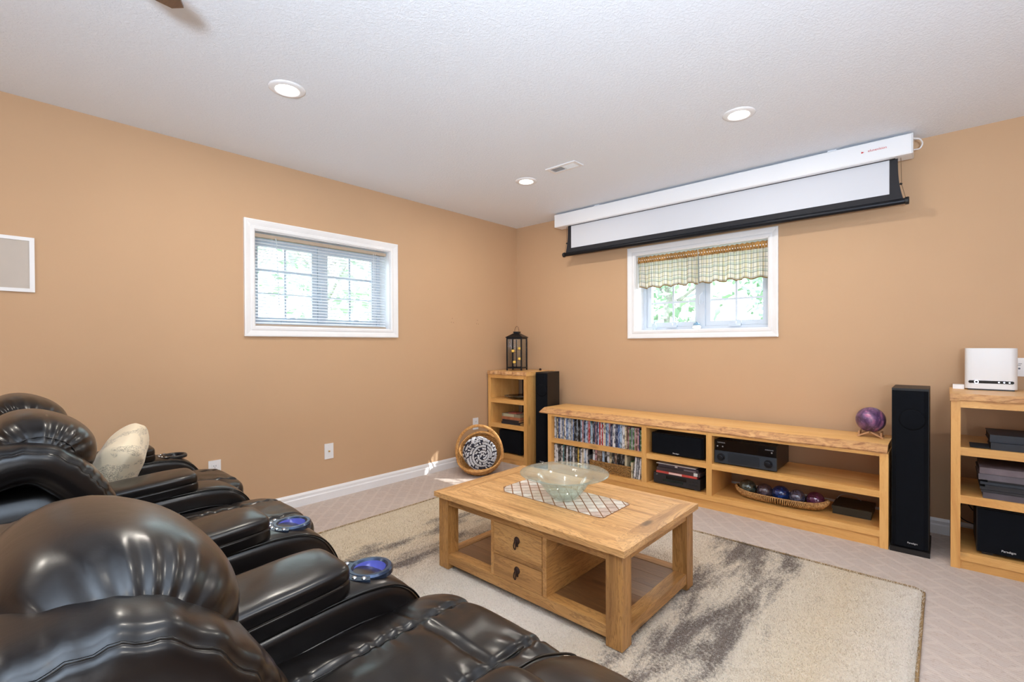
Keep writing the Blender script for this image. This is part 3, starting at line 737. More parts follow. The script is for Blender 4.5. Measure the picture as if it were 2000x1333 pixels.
# ================================================================== SPEAKERS
def tower(label, loc, rot, w, d, h, mirror=1):
    x, y, z = loc; t = thing('tower_speaker', label, 'speaker', loc, rot)
    obj('plinth', bx(x-w/2-.006, x+w/2+.006, y-d/2-.012, y+d/2+.012, 0, .028), vinylB, t, bevel=.004)
    obj('cabinet', bx(x-w/2, x+w/2, y-d/2+.022, y+d/2, .028, h), vinylB, t, bevel=.004)
    bm = B(); yf = y-d/2+.021
    ww = w/2-.003; cpts = [(x-ww, yf), (x-ww, yf-.008), (x-ww+.018, yf-.021), (x+ww-.018, yf-.021), (x+ww, yf-.008), (x+ww, yf)]
    prism(bm, [(p, q) for p, q in cpts], .034, h-.012, 'Z'); g = obj('grille', bm, clothB, t, bevel=.002)
    bm = B(); lathe(bm, [(0, .0035), (.025, .003), (.050, .0012), (.058, 0), (0, 0)], (x+.01, yf-.021, h-.17), 32, axis=(0, -1, 0)); obj('driver_bulge', bm, clothB, g, smooth=True)
    text_obj('brand_text', 'Paradigm', .012, markM, g, (x+.012, yf-.0215, .060), (1, 0, 0), (0, 0, 1), .0003)
    return t
tower('tall black tower speaker between the media bench and the right bookcase', (3.335, -.335, 0), 0, .160, .310, .915)
tower('tall black tower speaker between the corner bookcase and the media bench', (.620, -.262, 0), math.radians(10), .126, .270, .905)

# centre speaker
t = thing('centre_speaker', 'long black centre speaker in the middle upper cubby of the bench', 'speaker', (1.985, -.3, .325))
obj('cabinet', bx(1.790, 2.190, -.44, -.14, .332, .485), vinylB, t, bevel=.004)
for xx in (1.83, 2.13): obj('foot', bx(xx, xx+.03, -.42, -.38, .325, .332), blackM, t)
bm = B(); prism(bm, [(1.792, -.441), (1.792, -.447), (1.805, -.462), (2.175, -.462), (2.188, -.447), (2.188, -.441)], .336, .482, 'Z'); g = obj('grille', bm, clothB, t, bevel=.002)
text_obj('brand_text', 'Paradigm', .013, markM, g, (1.99, -.4625, .348), (1, 0, 0), (0, 0, 1), .0003)
# subwoofers
def sub(x0, x1, y0, y1, z0, z1, label, tx):
    t = thing('subwoofer', label, 'subwoofer', ((x0+x1)/2, (y0+y1)/2, z0))
    obj('cabinet', bx(x0, x1, y0+.012, y1, z0+.012, z1), vinylB, t, bevel=.012, segs=3)
    obj('grille', bx(x0+.004, x1-.004, y0, y0+.012, z0+.016, z1-.004), clothB, t, bevel=.005)
    for xx in (x0+.02, x1-.06):
        for yy in (y0+.02, y1-.06): obj('foot', bx(xx, xx+.04, yy, yy+.04, z0, z0+.012), blackM, t)
    text_obj('brand_text', 'Paradigm', .014, markM, t, (tx, y0-.0006, z0+.038), (1, 0, 0), (0, 0, 1), .0003)
sub(.150, .445, -.450, -.15, .087, .318, 'black cube subwoofer on the bottom shelf of the corner bookcase', .19)
sub(3.600, 3.94, -.515, -.16, .087, .325, 'black subwoofer on the bottom shelf of the right bookcase', 3.715)

# ================================================================== BENCH CONTENT
# receiver
t = thing('av_receiver', 'black and graphite home theatre receiver on the right upper bench shelf', 'receiver', (2.47, -.29, .325))
x0, x1, yf, yb = 2.273, 2.668, -.465, -.125
obj('chassis', bx(x0+.004, x1-.004, yf+.012, yb, .337, .494), blackM, t, bevel=.003)
obj('lower_panel', bx(x0, x1, yf, yf+.012, .334, .420), greyM, t, bevel=.002)
obj('display_panel', bx(x0+.002, x1-.002, yf+.002, yf+.012, .421, .494), blackG, t, bevel=.002)
obj('flap_door', bx(x0+.090, x1-.105, yf-.003, yf, .345, .412), plain('graphite_flap', (50, 57, 66), .35, metal=.5), t, bevel=.002)
for xx in (x0+.045, x1-.050):
    bm = B(); lathe(bm, [(.026, 0), (.026, .004), (.019, .005), (.018, .020), (.014, .022), (0, .022)], (xx, yf, .375), 28, axis=(0, -1, 0)); k = obj('dial_knob', bm, metalD, t); smooth_angle(k, 30)
for xx in (x0+.02, x0+.055, x1-.03):
    bm = B(); lathe(bm, [(0, .003), (.004, .003), (.005, 0)], (xx, yf+.002, .450), 12, axis=(0, -1, 0)); obj('push_button', bm, silverM, t)
for xx in (x0+.02, x1-.06):
    for yy in (yf+.03, yb-.06): obj('foot', bx(xx, xx+.04, yy, yy+.03, .325, .337), blackM, t)
for k in range(5):
    for j in range(2): obj('vent_panel', bx(x0+.055+k*.058, x0+.105+k*.058, yf+.05+j*.12, yf+.15+j*.12, .494, .4955), plain('vent_strip', (38, 40, 48), .45, metal=.4), t)
text_obj('brand_text', 'YAMAHA', .013, silverM, t, (x0+.045, yf+.0015, .476), (1, 0, 0), (0, 0, 1), .0003)
text_obj('series_text', 'AVENTAGE', .010, silverM, t, (x1-.045, yf+.0015, .466), (1, 0, 0), (0, 0, 1), .0003)
# VCR
t = thing('video_recorder', 'black cassette recorder at the bottom of the middle bench cubby', 'video recorder', (1.99, -.33, .099))
x0, x1, yf, yb = 1.816, 2.172, -.468, -.185
obj('chassis', bx(x0, x1, yf, yb, .107, .186), varied('vcr_black', (34, 34, 38), .45, .03), t, bevel=.004)
obj('tape_slot', bx(x0+.10, x1-.10, yf-.0012, yf, .150, .174), blackG, t)
obj('display_window', bx(x0+.075, x0+.23, yf-.001, yf, .128, .146), plain('display_dark', (16, 30, 28), .15), t)
for k in range(6): obj('push_button', bx(x1-.082+(k % 3)*.024, x1-.068+(k % 3)*.024, yf-.002, yf, .134+(k//3)*.022, .142+(k//3)*.022), blackM, t)
for k in range(3): obj('push_button', bx(x0+.030+k*.016, x0+.042+k*.016, yf-.002, yf, .119, .126), blackM, t)
for xx in (x0+.02, x1-.05): obj('foot', bx(xx, xx+.03, yf+.02, yf+.05, .099, .107), silverM, t)
for xx in (x0+.02, x1-.05): obj('foot', bx(xx, xx+.03, yb-.05, yb-.02, .099, .107), silverM, t)
text_obj('brand_text', 'JVC', .010, silverM, t, (x0+.028, yf-.0006, .172), (1, 0, 0), (0, 0, 1), .0002)
# stack on the VCR
def flatcase(name, label, cat, group, x0, x1, y0, y1, z0, z1, col, spine=None, pages=None, rot=0):
    cx, cy = (x0+x1)/2, (y0+y1)/2
    t = thing(name, label, cat, (cx, cy, z0), rot, group); th = min(.003, (z1-z0)*.2)
    c = varied(name+'_cover', col, .5, .06, 20)
    bm = B(); box(bm, x0, x1, y0, y1, z0, z0+th); box(bm, x0, x1, y0, y1, z1-th, z1); box(bm, x0, x1, y0, y0+th, z0+th, z1-th)
    obj('cover', bm, c, t)
    obj('pages' if pages else 'inner_tray', bx(x0+.003, x1-.003, y0+th, y1-.003, z0+th, z1-th), plain('pg', pages or (60, 58, 60), .8), t)
    if spine: obj('spine_label', bx(x0+spine[0], x0+spine[1], y0-.0006, y0, z0+.001, z1-.001), plain('spl', spine[2], .6), t)
    return t
g = 'stack of boxed sets on the cassette recorder'
flatcase('boxed_set', 'red boxed set lying directly on the cassette recorder', 'boxed set', g, 1.838, 2.150, -.470, -.23, .187, .203, (196, 74, 64), (.10, .20, (236, 200, 190)))
flatcase('boxed_set', 'thick dark brown boxed set with white spine label above the red one', 'boxed set', g, 1.840, 2.170, -.466, -.24, .2035, .229, (64, 50, 52), (.285, .313, (214, 214, 210)))
flatcase('boxed_set', 'dark slim boxed set in the middle of the cubby stack', 'boxed set', g, 1.850, 2.162, -.462, -.24, .2295, .241, (48, 42, 48), (.20, .29, (120, 110, 116)))
flatcase('boxed_set', 'charcoal boxed set second from the top of the cubby stack', 'boxed set', g, 1.853, 2.157, -.464, -.24, .2415, .255, (58, 46, 56), (.13, .15, (200, 190, 190)))
flatcase('boxed_set', 'pale grey box on top of the cubby stack', 'boxed set', g, 1.838, 2.140, -.468, -.23, .2555, .262, (196, 192, 188))

# disc cases: every case its own object
ORD = ['leftmost', 'second', 'third', 'fourth', 'fifth', 'sixth', 'seventh', 'eighth', 'ninth', 'tenth', 'eleventh', 'twelfth', 'thirteenth', 'fourteenth', 'fifteenth', 'sixteenth', 'seventeenth', 'eighteenth', 'nineteenth', 'twentieth']
def ordw(k):
    if k < 20: return ORD[k]
    tens = {2: 'twenty', 3: 'thirty', 4: 'forty', 5: 'fifty', 6: 'sixty', 7: 'seventy'}[(k+1)//10]; rr = (k+1) % 10
    return tens + ('th' if rr == 0 else '-' + ['', 'first', 'second', 'third', 'fourth', 'fifth', 'sixth', 'seventh', 'eighth', 'ninth'][rr]) if rr else {2: 'twentieth', 3: 'thirtieth', 4: 'fortieth', 5: 'fiftieth', 6: 'sixtieth', 7: 'seventieth'}[(k+1)//10]
PAL = {'white': (222, 222, 226), 'pale blue': (170, 192, 216), 'blue': (70, 100, 150), 'navy': (36, 44, 76), 'black': (24, 24, 28), 'grey': (120, 122, 128), 'red': (168, 40, 44), 'cream': (214, 200, 168), 'brown': (104, 78, 62), 'teal': (70, 128, 134), 'green': (70, 104, 66), 'yellow': (222, 186, 74), 'pink': (196, 150, 156)}
casem = {}
def case_mat(cn):
    if cn in casem: return casem[cn]
    col = PAL[cn]; m, nt, b = nm('case_'+cn.replace(' ', '_')); setp(b, rough=.28, coat=.4, coatr=.1)
    oi = N(nt, 'ShaderNodeObjectInfo'); tc = N(nt, 'ShaderNodeTexCoord'); sp = N(nt, 'ShaderNodeSeparateXYZ'); nt.links.new(tc.outputs['Object'], sp.inputs[0])
    cb = N(nt, 'ShaderNodeCombineXYZ'); nt.links.new(mth(nt, 'MULTIPLY', oi.outputs['Random'], 50), cb.inputs[0]); nt.links.new(sp.outputs[2], cb.inputs[2]); nt.links.new(mth(nt, 'MULTIPLY', sp.outputs[0], 1.2), cb.inputs[1])
    n = noise_(nt, cb.outputs[0], 26, 2, .6)
    alt = tuple(255-(255-x)*.55 for x in col) if sum(col) < 380 else tuple(x*.55 for x in col)
    c = mixc(nt, ramp(nt, [(.50, gray(0)), (.60, gray(1))], n), col, alt)
    nt.links.new(c, b.inputs['Base Color']); casem[cn] = m; return m
discs = {}
def disc(x, w, y, d, z, h, cn, label, group, lean=0):
    key = (round(w, 4), round(d, 3), round(h, 3), cn)
    if key not in discs:
        bm = B(); box(bm, -w/2, w/2, 0, d, 0, h); bmesh.ops.bevel(bm, geom=bm.edges[:], offset=.0012, segments=1, affect='EDGES')
        me = bpy.data.meshes.new('disc_case'); bm.to_mesh(me); bm.free(); me.materials.append(case_mat(cn)); discs[key] = me
    o = bpy.data.objects.new('disc_case', discs[key]); COL.objects.link(o); o.location = (x, y, z); o.rotation_euler = (0, lean, 0)
    return tag(o, label, 'disc case', group)
rnd = random.Random(3)
names = (['white']*9 + ['pale blue']*6 + ['blue']*6 + ['navy']*6 + ['black']*9 + ['grey']*6 + ['red']*4 + ['cream']*5 + ['brown']*4 + ['teal']*2 + ['pink']*3)
x = .858; k = 0; prev = None
while x < 1.722:
    w = rnd.choice((.0135, .0135, .0135, .009, .015)); fx = (x-.858)/.87
    if fx < .25: cn = rnd.choice(['white', 'pale blue', 'white', 'navy', 'grey', 'pale blue', 'blue', 'cream'])
    elif fx < .48: cn = rnd.choice(['black', 'navy', 'red', 'grey', 'pale blue', 'pink', 'black', 'teal'])
    elif fx < .82: cn = rnd.choice(['blue', 'white', 'pale blue', 'red', 'navy', 'pink', 'white', 'cream'])
    else: cn = rnd.choice(['brown', 'grey', 'navy', 'green', 'brown', 'blue', 'pink'])
    if x+w > 1.730: break
    h = .19 if fx < .8 else .180; h = rnd.choice((h, h, h, h-.014))
    disc(x+w/2, w-.0006, -.470+rnd.uniform(-.004, .006), .135, .325, h, cn, f'{cn} disc case, {ordw(k)} in the upper bench row' + ('' if k == 0 else ' counting from the left'), 'disc cases in the upper bench row')
    x += w; k += 1
x = .858; k = 0
while x < 1.232:
    w = rnd.choice((.0145, .0145, .017, .020)); cn = rnd.choice(['black', 'white', 'black', 'grey', 'cream', 'white', 'teal', 'black', 'pale blue']) if abs(x-1.10) > .01 else 'yellow'
    if x+w > 1.236: break
    disc(x+w/2, w-.0006, -.466+rnd.uniform(-.004, .006), .135, .099, rnd.choice((.172, .172, .165)), cn, f'{cn} disc case, {ordw(k)} in the lower bench row' + ('' if k == 0 else ' counting from the left'), 'disc cases in the lower bench row')
    x += w; k += 1
# flat cases lying on the upper row
for q, (xa, cn) in enumerate(((.905, 'white'), (1.245, 'pale blue'), (1.385, 'white'))):
    o = disc(xa, .135, -.462, .19, .5155, .0065 if q else .006, cn, ['white disc case lying flat on the upper row, leftmost of three', 'pale disc case lying flat on the upper row, middle of three', 'white disc case lying flat on the upper row, rightmost of three'][q], 'disc cases lying flat')
# wicker basket with cases inside
wickM = None
def mk_wicker(name='wicker', c1=(186, 140, 78), c2=(120, 82, 40), sc=1):
    m, nt, b = nm(name); setp(b, rough=.6)
    v = coords(nt); n = noise_(nt, v, 90*sc, 3, .6)
    nt.links.new(ramp(nt, [(.35, c2), (.65, c1)], n), b.inputs['Base Color']); bump(nt, b, n, .3, .001); return m
wickM = mk_wicker()
t = thing('wicker_bin', 'low rectangular woven bin of disc cases in the lower left bench cubby', 'basket', (1.43, -.36, .099))
x0, x1, y0, y1, z0, z1 = 1.243, 1.618, -.475, -.255, .100, .185
obj('liner', bx(x0+.006, x1-.006, y0+.006, y1-.006, z0, z0+.006), wickM, t)
bm = B(); nrow = 8
for j in range(nrow):                                  # woven strands, front/back/sides
    z = z0+.006 + (z1-z0-.012)*j/(nrow-1); pts = []
    per = [(x0, y0, x1, y0), (x1, y0, x1, y1), (x1, y1, x0, y1), (x0, y1, x0, y0)]
    kk = 0
    for (ax, ay, bx_, by) in per:
        n = int(math.hypot(bx_-ax, by-ay)/.011)
        for i in range(n):
            s = i/n; px, py = ax+(bx_-ax)*s, ay+(by-ay)*s; off = .003*(1 if (kk+j) % 2 else -1); kk += 1
            nx, ny = (by-ay), -(bx_-ax); L_ = math.hypot(nx, ny); pts.append((px+nx/L_*off, py+ny/L_*off, z))
    tube(bm, pts, .0048, 5, closed=True)
obj('woven_wall', bm, wickM, t, smooth=True)
bm = B(); tube(bm, [(x0, y0, z1), (x1, y0, z1), (x1, y1, z1), (x0, y1, z1)], .006, 6, closed=True); obj('rim', bm, mk_wicker('rim_wicker', (160, 116, 60), (110, 76, 40)), t)
x = x0+.012; k = 0
while x < x1-.045:
    w = .0225; cn = rnd.choice(['grey', 'black', 'black', 'pale blue', 'navy', 'pink', 'brown', 'black', 'cream', 'white'])
    disc(x+w/2, w-.001, -.452, .14, .112, rnd.choice((.166, .160, .168)), cn, f'{cn} tape case, {ordw(k)} inside the woven bin' + ('' if k == 0 else ' counting from the left'), 'tape cases in the woven bin')
    x += w+.0008; k += 1
disc(x0+.352, .018, -.45, .14, .110, .12, 'green', 'short dark green case leaning at the right end inside the woven bin', 'tape cases in the woven bin', .22)
for q, (xa, cn, ln, hh) in enumerate(((1.632, 'cream', .0, .125), (1.652, 'white', .10, .175), (1.674, 'grey', .10, .172), (1.693, 'white', .10, .170), (1.718, 'cream', .02, .120))):
    disc(xa, .015, -.47, .135, .0995, hh, cn, f'{cn} case, ' + ['leftmost of five beside the woven bin, upright', 'second of five beside the woven bin, leaning', 'third of five beside the woven bin, leaning', 'fourth of five beside the woven bin, leaning', 'rightmost of five beside the woven bin, against the divider'][q], 'cases beside the woven bin', ln)

# tray of glass balls
t = thing('seagrass_tray', 'long boat-shaped seagrass tray holding glass balls on the lower bench shelf', 'tray', (2.66, -.345, .099))
cx, cy, a, b_ = 2.658, -.345, .272, .088
bm = B(); n = 64; lev = [(.55, .35, .003), (.80, .70, .014), (.93, .90, .030), (1.0, 1.0, .046)]
rings = []
for (sa, sb, zz) in lev:
    rings.append([bm.verts.new((cx+a*sa*math.copysign(abs(math.cos(2*PI*i/n))**.9, math.cos(2*PI*i/n)), cy+b_*sb*math.sin(2*PI*i/n), .099+zz + (.022*abs(math.cos(2*PI*i/n))**6 if zz > .02 else 0))) for i in range(n)])
for q in range(3):
    for i in range(n): bm.faces.new((rings[q][i], rings[q][(i+1) % n], rings[q+1][(i+1) % n], rings[q+1][i]))
bm.faces.new(rings[0][::-1])
o = obj('tray_body', bm, mk_wicker('seagrass_dark', (120, 84, 44), (60, 38, 20)), t, smooth=True); md = o.modifiers.new('s', 'SOLIDIFY'); md.thickness = .003
sgM = mk_wicker('seagrass', (216, 172, 112), (150, 104, 54))
bm = B(); nc = 150                                       # twisted cords wrapping the rim downwards
for i in range(nc):
    th = 2*PI*i/nc; ca, sa_ = math.cos(th), math.sin(th)
    def P3(s, q): return Vector((cx+a*s*math.copysign(abs(ca)**.9, ca), cy+b_*s*sa_*(1.0), .099+q+(.022*abs(ca)**6)*(q/.05)))
    tube(bm, [P3(1.0, .050), P3(1.035, .044), P3(1.0, .030), P3(.90, .010)], .0040, 5)
obj('cord_wrap', bm, sgM, t, smooth=True, kind='stuff')
bm = B(); tube(bm, [(cx+a*1.01*math.copysign(abs(math.cos(2*PI*i/n))**.9, math.cos(2*PI*i/n)), cy+b_*1.01*math.sin(2*PI*i/n), .151+.022*abs(math.cos(2*PI*i/n))**6) for i in range(n)], .0045, 6, closed=True)
obj('rim', bm, sgM, t, smooth=True)
def ball_mat(name, c1, c2):
    m, nt, b = nm(name); setp(b, rough=.06, coat=1, coatr=.02, spec=.6)
    n = noise_(nt, coords(nt), 22, 4, .6, 2)
    nt.links.new(ramp(nt, [(.35, c1), (.65, c2)], n), b.inputs['Base Color']); b.inputs['Transmission Weight'].default_value = .35; return m
for q, (bxp, rr, c1, c2, nmn) in enumerate(((2.458, .055, (40, 48, 44), (110, 122, 112), 'smoky green glass ball, leftmost in the seagrass tray'), (2.566, .051, (58, 44, 54), (128, 112, 124), 'smoky mauve glass ball, second from the left in the seagrass tray'), (2.664, .053, (20, 38, 96), (52, 90, 170), 'deep blue glass ball in the middle of the seagrass tray'), (2.760, .049, (50, 50, 74), (140, 136, 160), 'grey violet mottled glass ball, second from the right in the tray'), (2.864, .052, (64, 20, 56), (140, 66, 120), 'purple glass ball, rightmost in the seagrass tray'))):
    bm = puff((bxp, -.345, .109+rr), (rr, rr, rr), 2, 12); o = obj('glass_ball', bm, ball_mat('ball_%s' % 'abcde'[q], c1, c2), smooth=True); tag(o, nmn, 'ball', 'glass balls in the seagrass tray')
# flat dark box right of the tray
t = thing('flat_box', 'flat dark olive box lying on the lower bench shelf right of the tray', 'box', (3.06, -.24, .099))
dk = varied('box_dark', (44, 40, 30), .4, .06, 10)
obj('box_base', bx(2.955, 3.150, -.345, -.12, .100, .128), dk, t, bevel=.002)
obj('box_lid', bx(2.951, 3.154, -.349, -.116, .129, .150), dk, t, bevel=.003)
bm = B(); tube(bm, catmull([(2.93, -.20, .105), (2.97, -.16, .17), (3.03, -.15, .185), (3.08, -.13, .15)], 8), .0022, 6); tag(obj('cable_loop', bm, silverM), 'thin grey cable loop behind the flat dark box', 'cable')

# galaxy lamp
def mk_galaxy():
    m, nt, b = nm('galaxy_print'); setp(b, rough=.35, coat=.3)
    v = coords(nt); n = noise_(nt, v, 9, 5, .6, 1.2); n2 = noise_(nt, v, 6, 4, .6, .5)
    c = ramp(nt, [(.28, (40, 22, 44)), (.42, (86, 58, 96)), (.52, (120, 84, 128)), (.60, (200, 120, 160)), (.72, (240, 205, 230))], n)
    c = mixc(nt, ramp(nt, [(.52, gray(0)), (.68, gray(.8))], n2), c, (96, 130, 206))
    st = N(nt, 'ShaderNodeTexVoronoi'); st.inputs['Scale'].default_value = 60; nt.links.new(v, st.inputs['Vector'])
    c = mixc(nt, ramp(nt, [(.0, gray(1)), (.10, gray(0))], st.outputs[0]), c, (240, 230, 245))
    nt.links.new(c, b.inputs['Base Color']); return m
t = thing('globe_lamp', 'round galaxy patterned lamp on a folded wooden stand at the right bench end', 'lamp', (3.135, -.205, .585))
R_ = .078; bm = puff((3.135, -.205, .690), (R_, R_, R_), 2, 14); obj('globe', bm, mk_galaxy(), t, smooth=True)
stM = wood('beech', (222, 178, 134), (208, 160, 116), (186, 136, 96), 'X', 2, .1, .5, .1)
bm = B(); zb = .585
for yy in (-.245, -.165):
    for s in (-1, 1):
        p0 = Vector((3.135, yy, zb+.036)); p1 = Vector((3.135+s*.062, yy, zb+.004)); mid_ = (p0+p1)/2; dx = (p1-p0).normalized()
        if yy > -.2: p0.z, p1.z = zb+.036, zb+.004
        rotbox(bm, mid_, ((p1-p0).length/2+.003, .009, .0042), (dx, Vector((0, 1, 0)), dx.cross(Vector((0, 1, 0)))))
for s in (-1, 1): rotbox(bm, (3.135+s*.055, -.205, zb+.018), (.004, .045, .016), (Vector((1, 0, 0)), Vector((0, 1, 0)), Vector((0, 0, 1))))
obj('folded_stand', bm, stM, t)

# ================================================================== CORNER RACK CONTENT
lz = .906
t = thing('candle_lantern', 'tall dark metal candle lantern standing on the corner bookcase', 'lantern', (.205, -.235, lz), math.radians(20))
cx, cy = .205, -.235; hw = .078; z0, z1 = lz+.02, lz+.335
bm = B()
for sx in (-1, 1):
    for sy in (-1, 1): box(bm, cx+sx*hw-.006, cx+sx*hw+.006, cy+sy*hw-.006, cy+sy*hw+.006, lz, z1)
for s in (-1, 1):
    for (za, zb2) in ((z0, z0+.012), (z1-.014, z1)):
        box(bm, cx-hw, cx+hw, cy+s*hw-.005, cy+s*hw+.005, za, zb2); box(bm, cx+s*hw-.005, cx+s*hw+.005, cy-hw, cy+hw, za, zb2)
obj('frame', bm, metalD, t)
obj('base_plate', bx(cx-hw, cx+hw, cy-hw, cy+hw, z0+.001, z0+.006), metalD, t)
bm = B(); rr = [(hw+.014, z1), (hw+.014, z1+.005), (.026, z1+.046), (.026, z1+.052), (.030, z1+.052), (.030, z1+.062)]
prev = None
for (q, z) in rr:
    ring = [bm.verts.new((cx+sx*q, cy+sy*q, z)) for sx, sy in ((-1, -1), (1, -1), (1, 1), (-1, 1))]
    if prev: [bm.faces.new((prev[i], prev[(i+1) % 4], ring[(i+1) % 4], ring[i])) for i in range(4)]
    else: bm.faces.new(ring[::-1])
    prev = ring
bm.faces.new(prev); obj('roof', bm, metalD, t)
bm = B(); tube(bm, [(cx+.024*math.cos(a), cy, z1+.062+.055*math.sin(a)) for a in [PI*i/16 for i in range(17)]], .0018, 6); obj('bail_handle', bm, ironM, t)
for (ax, s) in (('x', -1), ('x', 1), ('y', -1), ('y', 1)):
    bb_ = bx(cx+s*hw-.001, cx+s*hw+.001, cy-hw+.006, cy+hw-.006, z0+.012, z1-.014) if ax == 'x' else bx(cx-hw+.006, cx+hw-.006, cy+s*hw-.001, cy+s*hw+.001, z0+.012, z1-.014)
    obj('glass_panel', bb_, glassM, t)
bm = B(); tube(bm, [(cx-.01, cy+.01, z0+.006), (cx-.01, cy+.01, z1-.02)], .005, 8); obj('candle_stem', bm, metalD, t)
waxM = plain('amber_glass', (232, 190, 96), .25, emit=(240, 180, 70), es=.5)
for (dx, dy, dz) in ((-.022, -.018, .030+.02), (.040, -.030, .085+.0), (-.034, -.026, .165), (.016, .030, .190)):
    p = (cx+dx, cy+dy, z0+dz)
    bm = B(); lathe(bm, [(0, 0), (.013, .002), (.015, .008), (.015, .020), (.013, .026), (0, .023)], p, 16)
    cn = obj('tealight_cup', bm, waxM, t, smooth=True)
    bm = B(); tube(bm, [(cx-.01, cy+.01, p[2]-.003), (p[0], p[1], p[2]-.001)], .002, 5); obj('cup_arm', bm, metalD, cn)
t = thing('round_ornament', 'tiny dark round ornament on the corner bookcase beside the lantern', 'ornament', (.42, -.12, lz))
bm = B(); lathe(bm, [(0, 0), (.010, 0), (.013, .008), (.010, .018), (0, .022)], (.42, -.12, lz), 16); obj('ornament_body', bm, ironM, t, smooth=True)
# plates on upper shelf
for q, (px, py, rr, z, lab, mt) in enumerate(((.20, -.25, .12, .630, 'flat grey glass platter at the back of the top shelf of the corner bookcase', plain('platter_grey', (150, 140, 130), .2)), (.345, -.33, .13, .637, 'dark round platter at the front of the top shelf of the corner bookcase', plain('platter_dark', (62, 58, 50), .15, coat=.5)))):
    bm = B(); lathe(bm, [(0, 0), (rr*.6, 0), (rr, .012+.01*q), (rr, .015+.01*q), (rr*.6, .004), (0, .004)], (px, py, z+.0005), 40); tag(obj('round_platter', bm, mt, smooth=True), lab, 'platter')
# books
g = 'stacked books in the corner bookcase'
flatcase('hardback_book', 'dark hardback book at the bottom of the corner bookcase stack', 'book', g, .190, .430, -.455, -.28, .3825, .404, (36, 36, 44), None, (214, 180, 120), .04)
flatcase('hardback_book', 'black hardback book, second from the bottom of the corner bookcase stack', 'book', g, .196, .425, -.452, -.28, .4045, .428, (44, 38, 40), None, (190, 140, 90), -.05)
flatcase('hardback_book', 'rusty brown book, second from the top of the corner bookcase stack', 'book', g, .188, .428, -.452, -.28, .4285, .456, (168, 104, 70), None, (190, 130, 90), .03)
flatcase('hardback_book', 'grey green book on top of the corner bookcase stack', 'book', g, .192, .430, -.450, -.28, .4565, .485, (136, 126, 104), (.02, .16, (176, 168, 140)), (170, 150, 110), .0)
bm = B(); prism(bm, [(.26, -.43), (.36, -.425), (.37, -.34), (.27, -.335)], .4855, .494, 'Z'); tag(obj('small_box', bm, varied('coral_box', (170, 96, 80), .5)), 'tiny coral box on top of the book stack in the corner bookcase', 'box')
# black case standing behind the corner rack shelves
t = thing('slim_black_stand', 'slim black stand pole against the wall behind the corner bookcase', 'stand', (.13, -.030, 0))
obj('pole', bx(.105, .155, -.040, -.020, .02, .84), blackM, t, bevel=.002)
obj('pole_base', bx(.09, .17, -.042, -.017, 0, .02), blackM, t)

# ================================================================== RIGHT RACK CONTENT
flatcase('black_binder', 'lower black binder on the top shelf of the right bookcase', 'binder', 'black binders on the right bookcase', 3.650, 4.02, -.525, -.25, .6305, .665, (34, 40, 50), None, (40, 40, 44))
flatcase('black_binder', 'upper black binder on the top shelf of the right bookcase', 'binder', 'black binders on the right bookcase', 3.645, 4.03, -.500, -.24, .6655, .702, (38, 44, 54), None, (40, 40, 44), .02)
bm = B(); prism(bm, [(-.520, .632), (-.520, .636), (-.40, .640), (-.40, .636)], 3.575, 3.648, 'X'); tag(obj('cloth_flap', bm, plain('felt_dark', (26, 26, 30), .9)), 'thin black strap lying on the shelf left of the binders', 'strap')
z = .3825; alb = [(3.622, .030, (84, 78, 86)), (3.616, .012, (36, 36, 42)), (3.612, .014, (44, 46, 52)), (3.630, .012, (34, 36, 42)), (3.612, .014, (38, 46, 56)), (3.640, .010, (30, 32, 38)), (3.606, .030, (98, 92, 100)), (3.610, .032, (112, 100, 106))]
al_lab = ['thick grey album at the bottom', 'slim black album second from the bottom', 'slim charcoal album third from the bottom', 'slim black album fourth from the bottom', 'slim slate album fourth from the top', 'slim black album third from the top', 'thick grey album second from the top', 'thick mauve grey album on top']
for q, (xa, h, col) in enumerate(alb):
    flatcase('photo_album', al_lab[q] + ' of the stack in the right bookcase', 'album', 'album stack in the right bookcase', xa, 4.0, -.530+.004*(q % 3), -.20, z, z+h-.0008, col, None, (150, 148, 154), .0); z += h
# router
t = thing('white_router', 'white rounded internet router standing on the right bookcase', 'router', (3.665, -.16, .906))
x0, x1, y0, y1 = 3.563, 3.768, -.225, -.085
bm = B(); rc = .028; pts = []
for (px, py, a0_) in ((x1-rc, y0+rc, -PI/2), (x1-rc, y1-rc, 0), (x0+rc, y1-rc, PI/2), (x0+rc, y0+rc, PI)):
    for i in range(7): pts.append((px+rc*math.cos(a0_+i*PI/12), py+rc*math.sin(a0_+i*PI/12)))
prism(bm, pts, .914, 1.138, 'Z'); o = obj('shell', bm, plain('router_white', (232, 234, 238), .35), t, bevel=.003)
smooth_angle(o, 35)
obj('router_base', bx(x0+.012, x1-.012, y0+.010, y1-.010, .906, .914), blackM, t)
bm = B(); hh = .0075; zc = .952; pts = [(x0+.020+hh*math.cos(a), zc+hh*math.sin(a)) for a in [PI/2+PI*i/8 for i in range(9)]] + [(x1-.022+hh*math.cos(a), zc+hh*math.sin(a)) for a in [-PI/2+PI*i/8 for i in range(9)]]
prism(bm, pts, y0-.0012, y0+.001, 'Y'); st = obj('status_strip', bm, blackG, t)
bm = B(); lathe(bm, [(.0055, .0012), (.0095, .0012), (.0095, .003), (.0055, .003)], (x0+.045, y0, zc), 24, axis=(0, -1, 0), closed=True); obj('status_ring', bm, plain('led_white', (235, 240, 255), .4, emit=(225, 235, 255), es=1.2), st)
for k in range(3):
    bm = B(); lathe(bm, [(0, .002), (.0035, .002), (.004, .0012)], (x1-.072+k*.020, y0, zc), 12, axis=(0, -1, 0)); obj('status_light', bm, plain('led_w2', (235, 240, 255), .4, emit=(225, 235, 255), es=1.2), st)
